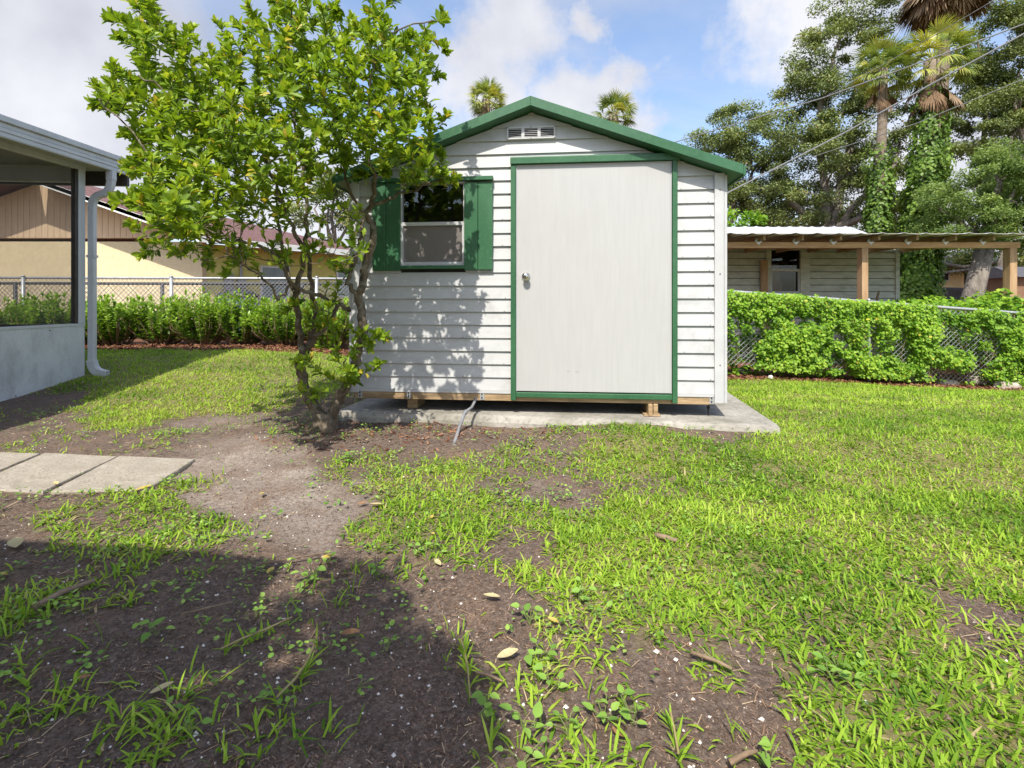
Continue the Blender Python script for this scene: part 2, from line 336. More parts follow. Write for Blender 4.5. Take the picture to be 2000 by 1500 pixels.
M['fallen_p'] = leafmat('fallen_pale', [(0, (.50, .42, .22)), (1, (.60, .52, .30))], .6, .2, .3)
M['fallen_b'] = leafmat('fallen_brown', [(0, (.24, .12, .06)), (1, (.36, .2, .1))], .7, .1, .3)

# ------------------------------------------------------------------ what grows where on the ground: photo place, grass cover, sand
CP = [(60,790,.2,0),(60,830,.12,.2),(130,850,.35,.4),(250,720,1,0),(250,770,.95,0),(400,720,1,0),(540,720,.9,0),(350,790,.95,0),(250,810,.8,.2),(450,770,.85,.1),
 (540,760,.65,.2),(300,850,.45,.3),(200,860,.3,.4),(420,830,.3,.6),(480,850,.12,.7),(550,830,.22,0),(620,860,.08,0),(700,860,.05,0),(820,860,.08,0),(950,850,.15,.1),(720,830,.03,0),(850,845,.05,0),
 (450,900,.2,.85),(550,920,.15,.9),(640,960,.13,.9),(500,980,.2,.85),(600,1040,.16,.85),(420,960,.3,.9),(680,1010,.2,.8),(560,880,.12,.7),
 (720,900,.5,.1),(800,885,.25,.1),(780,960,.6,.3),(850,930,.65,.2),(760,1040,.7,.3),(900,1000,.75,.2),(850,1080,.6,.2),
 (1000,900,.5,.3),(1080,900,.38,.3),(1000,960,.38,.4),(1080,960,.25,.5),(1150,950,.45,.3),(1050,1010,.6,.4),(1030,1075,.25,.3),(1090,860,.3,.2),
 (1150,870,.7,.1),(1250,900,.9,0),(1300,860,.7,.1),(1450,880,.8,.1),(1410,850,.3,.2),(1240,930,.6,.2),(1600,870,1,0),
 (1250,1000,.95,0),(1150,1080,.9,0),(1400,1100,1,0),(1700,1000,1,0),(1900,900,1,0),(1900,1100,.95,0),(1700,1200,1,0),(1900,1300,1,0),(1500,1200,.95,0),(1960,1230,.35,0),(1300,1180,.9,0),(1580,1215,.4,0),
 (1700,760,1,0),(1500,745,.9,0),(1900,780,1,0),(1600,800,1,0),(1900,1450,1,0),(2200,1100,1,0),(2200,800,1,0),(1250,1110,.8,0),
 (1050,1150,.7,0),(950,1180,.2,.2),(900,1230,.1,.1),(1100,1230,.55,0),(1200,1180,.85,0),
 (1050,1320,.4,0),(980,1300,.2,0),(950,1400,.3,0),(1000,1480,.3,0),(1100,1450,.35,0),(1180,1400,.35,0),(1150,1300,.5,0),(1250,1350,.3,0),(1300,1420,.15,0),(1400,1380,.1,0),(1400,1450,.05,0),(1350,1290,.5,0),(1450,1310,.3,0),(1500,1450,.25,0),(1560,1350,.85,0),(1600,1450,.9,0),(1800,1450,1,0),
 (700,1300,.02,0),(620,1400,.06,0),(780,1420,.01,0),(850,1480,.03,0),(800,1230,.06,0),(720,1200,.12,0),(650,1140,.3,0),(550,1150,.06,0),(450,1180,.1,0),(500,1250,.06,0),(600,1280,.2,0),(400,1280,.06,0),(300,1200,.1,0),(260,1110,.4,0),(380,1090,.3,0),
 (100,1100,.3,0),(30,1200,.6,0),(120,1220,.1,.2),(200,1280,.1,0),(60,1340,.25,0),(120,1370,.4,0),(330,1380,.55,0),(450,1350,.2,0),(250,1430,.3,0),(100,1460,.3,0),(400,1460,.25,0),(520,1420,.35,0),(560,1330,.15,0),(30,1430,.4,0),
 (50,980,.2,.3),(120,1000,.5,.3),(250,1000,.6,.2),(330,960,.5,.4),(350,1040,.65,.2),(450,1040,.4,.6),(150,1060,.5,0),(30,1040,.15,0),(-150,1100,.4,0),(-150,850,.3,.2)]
_cp = np.array([(*G(x, y).xy, g, s) for (x, y, g, s) in CP])
def cover(x, y):
    x = np.atleast_1d(np.asarray(x, float)); y = np.atleast_1d(np.asarray(y, float)); out = np.zeros((2, len(x)))
    wx = x + (fbm(x * 3, y * 3, 41) - .47) * .35; wy = y + (fbm(x * 3, y * 3, 43) - .47) * .35
    for i in range(0, len(x), 20000):
        sl = slice(i, i + 20000)
        d2 = (wx[sl, None] - _cp[None, :, 0])**2 + (wy[sl, None] - _cp[None, :, 1])**2 + .002
        w = d2 ** -2.0; w /= w.sum(1, keepdims=True)
        out[0, sl] = w @ _cp[:, 2]; out[1, sl] = w @ _cp[:, 3]
    return out
# footprints with no grass
S_L = Vector((-.310 * 4.133, 4.133)); S_R = Vector((.412 * 3.85, 3.85))           # shed front corners
S_U = (S_R - S_L).normalized(); S_V = Vector((-S_U.y, S_U.x)); S_W = (S_R - S_L).length; S_D = 3.0
K_L = Vector((-1.40, 4.09)); K_R = Vector((1.87, 3.57)); K_U = (K_R - K_L).normalized(); K_V = Vector((-K_U.y, K_U.x)); K_W = (K_R - K_L).length; K_D = 4.0
PORCH_A = Vector((-4.955, 5.94)); PORCH_T = Vector((.073, -1)).normalized()     # corner post, wall runs towards the camera
def inside_rect(x, y, o, u, v, w, d, m=0):
    a = (x - o.x) * u.x + (y - o.y) * u.y; b = (x - o.x) * v.x + (y - o.y) * v.y
    return (a > -m) & (a < w + m) & (b > -m) & (b < d + m)
PAV = [((98,960),(287,958),(382,896),(233,890)), ((-75,955),(84,960),(230,890),(88,886)), ((-260,952),(-90,955),(80,886),(-60,883))]
PAVW = []
for q in PAV: PAVW.append([G(*p) for p in q])
def in_paver(x, y, m=.015):
    r = np.zeros(len(x), bool)
    for q in PAVW:
        c = sum((Vector((p.x, p.y)) for p in q), Vector((0, 0))) / 4; ok = np.ones(len(x), bool)
        for i in range(4):
            a = q[i]; b = q[(i+1) % 4]; n = Vector((-(b.y - a.y), b.x - a.x)).normalized()
            ok &= ((x - a.x) * n.x + (y - a.y) * n.y) > -m
        r |= ok
    return r
def blocked(x, y, m=0.0):
    b = inside_rect(x, y, K_L, K_U, K_V, K_W, K_D, m)
    pn = Vector((PORCH_T.y, -PORCH_T.x))
    b |= (((x - PORCH_A.x) * -PORCH_T.y + (y - PORCH_A.y) * PORCH_T.x) < 0.03) & (y < 6.0)
    return b | in_paver(x, y, m)
def mulch_w(x, y):
    w = sstep((y - 7.55 - .25 * fbm(x * 2, y * 0, 5)) / .2) * (x < -1.2)
    w = w + sstep((y - 7.75 - .35 * fbm(x * 2, y * 0, 6)) / .2) * (x > 1.0)
    return np.clip(w, 0, 1)

# ------------------------------------------------------------------ ground sheet
def build_ground():
    fx = np.arange(-7.0, 9.0, .05); fy = np.arange(.5, 9.6, .05)
    gx = np.concatenate([-np.geomspace(900, 7.6, 26), fx, np.geomspace(9.6, 900, 26)])
    gy = np.concatenate([-np.geomspace(900, .6, 26), np.arange(-.4, .5, .15), fy, np.geomspace(10.2, 1500, 30)])
    X, Y = np.meshgrid(gx, gy); x = X.ravel(); y = Y.ravel(); z = zg(x, y)
    nx, ny = len(gx), len(gy)
    c = np.zeros((2, len(x))); near = (x > -7) & (x < 9) & (y > .4) & (y < 9.6)
    c[:, near] = cover(x[near], y[near]); c[0, ~near] = 1
    z = z - .02 * (1 - c[0]) * near
    i = np.arange(ny - 1)[:, None] * nx + np.arange(nx - 1)[None]
    F = np.stack([i, i + 1, i + nx + 1, i + nx], -1).reshape(-1, 4)
    m, nt, N, L = new_mat('soil')
    me = np_mesh('ground', np.stack([x, y, z], 1), F, m, None, True)
    for nm, arr in (('cover', c[0]), ('sand', c[1]), ('mulch', mulch_w(x, y))):
        a = me.attributes.new(nm, 'FLOAT', 'POINT'); a.data.foreach_set('value', arr.astype(np.float32))
    out = N.new('ShaderNodeOutputMaterial'); bs = N.new('ShaderNodeBsdfPrincipled'); L.new(bs.outputs[0], out.inputs[0])
    bs.inputs['Roughness'].default_value = .95; bs.inputs['Specular IOR Level'].default_value = .15
    tc = N.new('ShaderNodeTexCoord')
    def noise(s, d=6, r=.6):
        n = N.new('ShaderNodeTexNoise'); n.inputs['Scale'].default_value = s; n.inputs['Detail'].default_value = d; n.inputs['Roughness'].default_value = r
        L.new(tc.outputs['Object'], n.inputs['Vector']); return n.outputs['Fac']
    def ramp(v, cols):
        r = N.new('ShaderNodeValToRGB'); set_ramp(r, cols); L.new(v, r.inputs[0]); return r.outputs[0]
    def mix(f, a, b):
        q = N.new('ShaderNodeMixRGB'); L.new(f, q.inputs[0]); L.new(a, q.inputs[1]); L.new(b, q.inputs[2]); return q.outputs[0]
    def attr(n):
        a = N.new('ShaderNodeAttribute'); a.attribute_name = n; return a.outputs['Fac']
    def muladd(a, k, b):
        q = N.new('ShaderNodeMath'); q.operation = 'MULTIPLY_ADD'; L.new(a, q.inputs[0]); q.inputs[1].default_value = k
        if isinstance(b, float): q.inputs[2].default_value = b
        else: L.new(b, q.inputs[2])
        return q.outputs[0]
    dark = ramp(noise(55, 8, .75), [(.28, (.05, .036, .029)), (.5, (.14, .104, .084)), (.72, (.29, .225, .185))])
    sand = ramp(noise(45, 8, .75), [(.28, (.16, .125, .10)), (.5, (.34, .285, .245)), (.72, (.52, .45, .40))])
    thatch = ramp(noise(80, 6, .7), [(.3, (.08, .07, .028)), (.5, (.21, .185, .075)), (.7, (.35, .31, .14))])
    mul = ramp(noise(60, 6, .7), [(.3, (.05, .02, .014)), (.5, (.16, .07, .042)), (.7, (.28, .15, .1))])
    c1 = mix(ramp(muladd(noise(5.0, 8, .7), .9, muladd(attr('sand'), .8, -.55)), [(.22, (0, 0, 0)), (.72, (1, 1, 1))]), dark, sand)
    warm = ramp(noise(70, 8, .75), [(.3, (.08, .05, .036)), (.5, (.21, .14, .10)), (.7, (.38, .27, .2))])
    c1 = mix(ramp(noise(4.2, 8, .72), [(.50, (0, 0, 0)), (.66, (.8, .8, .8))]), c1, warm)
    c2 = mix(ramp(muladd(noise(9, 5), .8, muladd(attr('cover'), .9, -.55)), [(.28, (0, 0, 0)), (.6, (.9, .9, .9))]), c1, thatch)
    c3 = mix(attr('mulch'), c2, mul)
    sp = ramp(noise(190, 2, .5), [(.70, (0, 0, 0)), (.74, (.75, .75, .75))])
    wh = N.new('ShaderNodeRGB'); wh.outputs[0].default_value = (.42, .38, .34, 1)
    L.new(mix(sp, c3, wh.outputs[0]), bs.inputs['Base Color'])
    b = N.new('ShaderNodeBump'); b.inputs['Strength'].default_value = .9; b.inputs['Distance'].default_value = .012
    L.new(noise(70, 8, .75), b.inputs['Height']); L.new(b.outputs[0], bs.inputs['Normal'])
    o = link('ground', me); tag(o, kind='structure')
build_ground()

# ------------------------------------------------------------------ garden shed
def shed_xy(px, off=0.0):                    # photo column -> place along the shed front (off = metres in front of the wall)
    o = S_L - S_V * off; k = (px - 1000) / 1000
    t = (k * o.y - o.x) / (S_U.x - k * S_U.y); return t, (o + S_U * t).y
def SX(px, off=0.0): return shed_xy(px, off)[0]
def SZ(px, py, off=0.0): return HC - (py - 595) / 1000 * shed_xy(px, off)[1]

def build_shed():
    root = empty('garden_shed', (S_L.x, S_L.y, 0), math.atan2(S_U.y, S_U.x),
                 'white lap-sided garden shed with green roof trim and green shutters', 'shed')
    W = S_W; z0 = SZ(1350, 768.5); zj = .198
    ridge = W / 2; eave_z = 1.927; slope = .361; apex = eave_z + slope * ridge
    top = lambda u: apex - slope * abs(u - ridge)
    # openings
    dl, dr = SX(1003), SX(1316); dtop = SZ(1160, 316); dbot = SZ(1160, 768)
    wl, wr = SX(783), SX(910); wtop, wbot = SZ(850, 357), SZ(850, 519)
    # wall cores
    mb = MB(); t = .05
    def poly(pts, y0, y1): mb.prism([(u, y0, z) for u, z in pts], [(u, y1, z) for u, z in pts])
    poly([(0, z0), (wl, z0), (wl, top(wl)), (0, top(0))], .02, .06)
    poly([(wl, z0), (wr, z0), (wr, wbot), (wl, wbot)], .02, .06)
    poly([(wl, wtop), (wr, wtop), (wr, top(wr)), (wl, top(wl))], .02, .06)
    poly([(wr, z0), (W, z0), (W, top(W)), (ridge, apex), (wr, top(wr))], .02, .06)
    mb.box(.02, .06, .06, S_D, z0, eave_z); mb.box(W - .06, W - .02, .06, S_D, z0, eave_z)
    poly([(0, z0), (W, z0), (W, eave_z), (ridge, apex), (0, eave_z)], S_D, S_D + .05)
    mb.box(.06, W - .06, .06, S_D, z0 - .02, z0 + .02)
    mb.build('wall', M['dark'], root)
    # lap siding, one board at a time
    e = .1027; n = 0
    def board(u0, u1, za, zb):
        if u1 - u0 < .02: return
        ta = top(u0) - .004; tb = top(u1) - .004
        mb = MB()
        def clipped(z, u): return min(z, top(u) - .004)
        # clip against the rakes: outline in (u,z)
        pts = [(u0, za), (u1, za), (u1, zb), (u0, zb)]
        def clip(pts, f):
            o = []
            for i in range(len(pts)):
                a, b = pts[i], pts[(i+1) % len(pts)]; fa, fb = f(a), f(b)
                if fa >= 0: o.append(a)
                if fa * fb < 0:
                    s = fa / (fa - fb); o.append((a[0] + (b[0]-a[0]) * s, a[1] + (b[1]-a[1]) * s))
            return o
        pts = clip(pts, lambda p: (apex - .004 - slope * (p[0] - ridge)) - p[1])
        pts = clip(pts, lambda p: (apex - .004 + slope * (p[0] - ridge)) - p[1]) if len(pts) > 2 else pts
        if len(pts) < 3: return
        prof = lambda z: .013 - .016 * (z - za) / e          # proud at the bottom edge
        j = random.uniform(-.001, .001)
        mb.prism([(u, -prof(z) - .004 + j, z) for u, z in pts], [(u, .02, z) for u, z in pts])
        # the lip under the board
        mb.build('siding_board', M['siding'], root)
    for k in range(24):
        za = z0 + k * e; zb = za + e + .004
        if za > apex: break
        zc = (za + zb) / 2
        segs = [(0.012, W - .012)]
        def cut(segs, a, b):
            r = []
            for s0, s1 in segs:
                if b <= s0 or a >= s1: r.append((s0, s1)); continue
                if a > s0: r.append((s0, a))
                if b < s1: r.append((b, s1))
            return r
        if zc < dtop + .02: segs = cut(segs, dl, dr)
        if wbot < zb and za < wtop: segs = cut(segs, wl, wr)
        for s0, s1 in segs: board(s0, s1, za, zb)
    nails = MB()
    for k in range(1, 16):
        z = z0 + k * e + .006
        for px in ((724, 775, 840, 902, 985) if k < 7 else (985,)) + (1332, 1385):
            if random.random() < .45: u = SX(px + random.uniform(-4, 4)); nails.tube([(u, -.0195, z), (u, -.0165, z)], .003, 6)
    tag(nails.build('nail_heads', M['darksteel'], root), kind='stuff')
    # side walls get plain laps as well
    for k in range(17):
        za = z0 + k * e; zb = za + e + .003
        for (ua, sgn) in ((0.02, -1), (W - .02, 1)):
            MB().prism([(ua, .04, za), (ua + sgn * .014, .04, za), (ua + sgn * .002, .04, zb), (ua, .04, zb)],
                       [(ua, S_D, za), (ua + sgn * .014, S_D, za), (ua + sgn * .002, S_D, zb), (ua, S_D, zb)]).build('side_siding_board', M['siding'], root)
    # corner boards
    cz0 = SZ(1404, 786)
    MB().box(W - .068, W + .006, -.03, -.005, cz0, top(W - .03) - .004).box(W - .004, W + .022, -.03, .08, cz0, top(W) - .008).build('corner_board', M['trimwhite'], root, bevel=.002)
    MB().box(-.006, .058, -.03, -.005, z0 - .03, top(.03) - .004).box(-.022, .004, -.03, .08, z0 - .03, top(0) - .008).build('corner_board', M['trimwhite'], root, bevel=.002)
    for py in (372, 535, 712):
        sc = MB().tube([(W - .03, -.036, SZ(1403, py)), (W - .03, -.03, SZ(1403, py))], .004, 8).build('screw', M['darksteel'], root)
    # bottom sill strip and floor frame
    MB().box(.04, dl, -.02, .02, z0 - .022, z0 - .001).build('sill_strip', M['trimwhite'], root)
    MB().box(dr + .02, W - .07, -.02, .02, z0 - .022, z0 - .001).build('sill_strip', M['trimwhite'], root)
    joist = MB().box(.02, W - .07, -.012, .028, zj, z0 - .023).build('floor_beam', M['lumber'], root, bevel=.003)
    for u in (.06, .46, 1.05, SX(1388)):
        MB().box(u - .012, u + .022, -.0165, -.0125, zj + .006, z0 - .026).build('metal_strap', M['steel'], joist)
        MB().box(u - .003, u + .007, -.0185, -.0165, zj + .015, zj + .03).box(u - .003, u + .007, -.0185, -.0165, zj + .043, zj + .056).build('nail', M['black'], joist)
    for y in (1.0, 2.0, S_D - .06): MB().box(.02, W - .02, y, y + .04, zj, z0 - .03).build('floor_beam', M['lumber'], root)
    # door
    d = MB(); g0, g1 = SX(1009), SX(1310); b0, b1 = SZ(1160, 765), SZ(1160, 321)
    door = MB().box(g0, g1, -.030, -.004, b0, b1).build('door', M['door'], root, bevel=.004)
    MB().box(g0 + .004, g1 - .004, -.036, -.0305, b1 - .007, b1 - .001).box(g0 + .001, g0 + .006, -.036, -.0305, b0, b1).box(g1 - .006, g1 - .001, -.036, -.0305, b0, b1).build('door_edge', M['trimwhite'], door)
    kx, kz = SX(1028), SZ(1028, 541)
    k = MB(); prof = [(0, .034), (.004, .034), (.008, .024), (.014, .014), (.026, .013), (.036, .025), (.048, .029), (.060, .026), (.066, .016), (.067, .006)]
    k.tube([(kx, -.0305 - a, kz) for a, r in prof], [r for a, r in prof], 20)
    kn = k.build('door_knob', M['chrome'], door, True)
    MB().tube([(kx, -.098, kz), (kx, -.100, kz)], .006, 10).build('keyhole', M['black'], kn)
    for (px, py, r) in ((1110, 724, .012), (1127, 725, .016), (1207, 741, .006), (1236, 741, .008), (1013, 682, .006)):
        u, z = SX(px), SZ(px, py)
        MB().add([(u - r, -.0315, z), (u, -.0315, z - r * .25), (u + r, -.0315, z), (u, -.0325, z + r * .25)], [(0, 1, 2, 3)]).build('dent', M['door'], door)
    # green door trim
    tb = zj + .012
    for (pa, pb) in ((998.5, 1008.5), (1311, 1321)):
        MB().box(SX(pa), SX(pb), -.048, .012, tb, b1 + .012).build('door_jamb', M['green'], root, bevel=.003)
    MB().box(SX(1008.6), SX(1310.9), -.040, .012, SZ(1160, 777), b0 - .008).build('door_sill', M['green'], root, bevel=.004)
    hz0, hz1 = SZ(1160, 320), SZ(1160, 304)
    MB().prism([(SX(998), -.062, hz0), (SX(998), .01, hz0), (SX(998), .01, hz1 + .012), (SX(998), -.062, hz1 - .012)],
               [(SX(1325), -.062, hz0), (SX(1325), .01, hz0), (SX(1325), .01, hz1 + .012), (SX(1325), -.062, hz1 - .012)]).build('door_header', M['green'], root, bevel=.003)
    # window
    win = MB(); f = .016
    fr = MB()
    fr.box(wl, wl + f, -.030, .03, wbot, wtop).box(wr - f, wr, -.030, .03, wbot, wtop).box(wl + f, wr - f, -.030, .03, wtop - f, wtop).box(wl + f, wr - f, -.030, .03, wbot, wbot + f)
    window = fr.build('window', M['trimwhite'], root, bevel=.002)
    zm = SZ(850, 437)
    MB().box(wl + f, wr - f, -.028, .01, zm - .018, zm + .010).build('meeting_rail', M['trimwhite'], window, bevel=.002)
    MB().box(wl + f + .001, wr - f - .001, .004, .007, zm + .0105, wtop - f - .001).build('pane', M['glass'], window)
    MB().box(wl + f + .001, wr - f - .001, .016, .019, wbot + f + .001, zm - .019).build('pane', M['glass'], window)
    MB().box(wl + f, wl + f + .010, -.026, .006, wbot + f, zm - .0185).box(wr - f - .010, wr - f, -.026, .006, wbot + f, zm - .0185).box(wl + f + .0105, wr - f - .0105, -.026, .006, wbot + f, wbot + f + .012).build('screen_frame', M['trimwhite'], window)
    MB().quad((wl + f + .0105, -.012, wbot + f + .0125), (wr - f - .0105, -.012, wbot + f + .0125), (wr - f - .0105, -.012, zm - .019), (wl + f + .0105, -.012, zm - .019)).build('insect_screen', M['winscreen'], window)
    MB().box(wl - .3, wr + .3, .5, .52, wbot - .3, wtop + .3).build('room_shade_backing', M['dark'], window)  # dark sheet painted as the unlit depth behind the panes
    for (pa, pb, pt) in ((731, 785, 354), (908.5, 963.5, 358)):
        u0, u1 = SX(pa), SX(pb); um = (u0 + u1) / 2 - .004
        sh = empty('shutter', (0, 0, 0)); sh.parent = root
        za, zb = SZ(940, 528), SZ(940, pt)
        MB().box(u0, um - .0015, -.045, -.019, za, zb).build('plank', M['green'], sh, bevel=.003)
        MB().box(um + .0015, u1, -.043, -.019, za + random.uniform(-.003, .003), zb).build('plank', M['green'], sh, bevel=.003)
        for (u, z) in ((u0 + .01, za + .1), (u0 + .01, zb - .06), (u1 - .01, za + .09), (u1 - .012, zb - .06)):
            MB().tube([(u, -.049, z), (u, -.044, z)], .0035, 8).build('screw', M['steel'], sh)
    MB().box(SX(731), SX(964.5), -.066, -.019, SZ(850, 357), SZ(850, 349.5)).build('window_header', M['green'], root, bevel=.002)
    MB().box(wl + .004, wr - .004, -.056, -.019, SZ(850, 526), wbot - .002).build('window_sill', M['green'], root, bevel=.003)
    # gable vent
    v0, v1 = SX(990.5), SX(1085); vz0, vz1 = SZ(1037, 273.5), SZ(1037, 249.5)
    vt = MB(); a = .013
    vt.box(v0, v1, -.032, -.012, vz0, vz0 + a).box(v0, v1, -.032, -.012, vz1 - a, vz1)
    secs = []; w3 = (v1 - v0 - a * 2 - .024 * 2) / 3
    vt.box(v0, v0 + a, -.032, -.012, vz0 + a, vz1 - a).box(v1 - a, v1, -.032, -.012, vz0 + a, vz1 - a)
    for i in range(3): secs.append((v0 + a + i * (w3 + .024), v0 + a + i * (w3 + .024) + w3))
    for i in range(2): vt.box(secs[i][1], secs[i+1][0], -.032, -.012, vz0 + a, vz1 - a)
    vent = vt.build('gable_vent', M['trimwhite'], root, bevel=.0015)
    MB().box(v0 + .003, v1 - .003, -.0135, -.0125, vz0 + .003, vz1 - .003).build('vent_shade_backing', M['black'], vent)  # black sheet stands in for the shade behind the louver slots
    for s0, s1 in secs:
        for j in range(5):
            z = vz0 + a + (j + .35) * (vz1 - vz0 - 2 * a) / 5
            MB().prism([(s0, -.030, z), (s0, -.020, z + .004), (s0, -.020, z + .0055), (s0, -.030, z + .003)], [(s1, -.030, z), (s1, -.020, z + .004), (s1, -.020, z + .0055), (s1, -.030, z + .003)]).build('louver', M['trimwhite'], vent)
    for u in (v0 + .006, (v0 + v1) / 2, v1 - .006):
        for z in (vz0 + .005, vz1 - .005): MB().tube([(u, -.0355, z), (u, -.032, z)], .004, 8).build('screw', M['darksteel'], vent)
    # roof
    ov = .145; so = .10; th = .072
    def roofz(u): return apex - slope * abs(u - ridge)
    for s in (-1, 1):
        ue = ridge + s * (W / 2 + so)
        za, zb = apex + .004, roofz(ue) + .004
        q = [(ridge, za), (ue, zb), (ue, zb + .03), (ridge, za + .03)]
        MB().prism([(u, -ov + .022, z) for u, z in q], [(u, S_D + .2, z) for u, z in q]).build('roof_panel', M['green'], root)
        q = [(ridge, za - .002), (ue, zb - .002), (ue, zb + th - .002), (ridge, za + th - .002)]
        fa = MB().prism([(u, -ov, z) for u, z in q], [(u, -ov + .02, z) for u, z in q]).build('rake_fascia', M['green'], root, bevel=.002)
        u0, u1 = sorted((ue, ue + s * .016))
        MB().box(u0, u1, -ov - .001, S_D + .2, zb - .012, zb + th - .014).build('eave_fascia', M['green'], root, bevel=.002)
        q = [(ridge, za + .0305), (ue, zb + .0305), (ue, zb + th + .004), (ridge, za + th + .004)]
        MB().prism([(u, -ov + .0205, z) for u, z in q], [(u, S_D + .2, z) for u, z in q]).build('roof_sheet', M['green'], root)
    return root
build_shed()

# slab, support blocks and conduit
def build_slab():
    mb = MB(); n = 26
    o, u, v = K_L, K_U, K_V
    def pt(a, b, z): p = o + u * a + v * b; return (p.x, p.y, z)
    ts = [i / n * K_W for i in range(n + 1)]
    vs = []; fs = []
    for i, a in enumerate(ts):
        jit = (vnoise(np.array([a * 5]), np.array([0.]), 4)[0] - .5) * .022
        drop = -.004 + (vnoise(np.array([a * 9]), np.array([3.]), 4)[0] - .5) * .008
        row = [pt(a, .006 + jit, -.15), pt(a, jit, .055), pt(a, .012 + jit, .094 + drop), pt(a, .05, .1), pt(a, K_D, .1), pt(a, K_D, -.15)]
        vs += row
    k = 6
    for i in range(n):
        for j in range(k - 1): fs.append((i*k+j, (i+1)*k+j, (i+1)*k+j+1, i*k+j+1))
    fs += [tuple(range(k))[::-1], tuple(n*k + j for j in range(k))]
    s = mb.add(vs, fs).build('concrete_slab', M['concrete']); tag(s, 'weathered concrete slab lying under the garden shed', 'slab')
build_slab()
def shed_world(u, v, z): p = S_L + S_U * u + S_V * v; return Vector((p.x, p.y, z))
bi = 0
for (px, name, lab, w, v0, mat) in ((1275, 'support_block', 'short split wood blocks under the shed below its door', .075, .0, 'lumber'),
                                 (798, 'support_block', 'dark mossy wood block under the shed below its window', .085, .10, 'lumber')):
    u = SX(px); r = empty(name, shed_world(u, v0, .1), math.atan2(S_U.y, S_U.x), lab, 'block')
    if px == 1275:
        MB().box(-w/2, -.004, -.03, .25, .002, .097).build('wood_piece', M['lumber'], r, bevel=.008)
        MB().box(.002, w/2, -.015, .25, .002, .097).build('wood_piece', M['lumber'], r, bevel=.008)
        MB().box(-w/2 - .03, w/2 + .02, -.02, .2, .001, .014).build('shim', M['lumber'], r, bevel=.004)
    else: MB().box(-w/2, w/2, 0, .25, .002, .097).build('wood_piece', M['lumber'], r, bevel=.006)
for px, lab in ((1388, 'black threaded anchor rod under the shed corner nearest the right'),):
    u = SX(px); r = empty('anchor_rod', shed_world(u, .06, .1), 0, lab, 'rod')
    MB().tube([(0, 0, .001), (0, 0, .1)], .007, 8).build('rod', M['black'], r)
    MB().tube([(0, 0, .055), (0, 0, .07)], .014, 6).build('nut', M['black'], r)
c = empty('conduit', G(886, 866), 0, 'thin grey conduit pipe running from the soil up under the shed', 'pipe')
b = Vector(c.location); pts = [G(884, 868) + Vector((0, 0, -.03)), P(896, 838, 3.72), P(907, 808, 3.78), P(911, 803, 3.80), P(921, 796, 3.86), P(928, 783, 4.0), shed_world(SX(930), .06, .26)]
MB().tube([p - b for p in pts[:4]], .0125, 10).build('pipe', M['pvc'], c, True)
MB().tube([p - b for p in pts[3:]], .0105, 10).build('upper_pipe', M['pvc'], c, True)
MB().tube([pts[2] - b, pts[3] - b + (pts[3] - pts[2]) * .1], .0155, 10).build('coupling', M['pvc'], c, True)

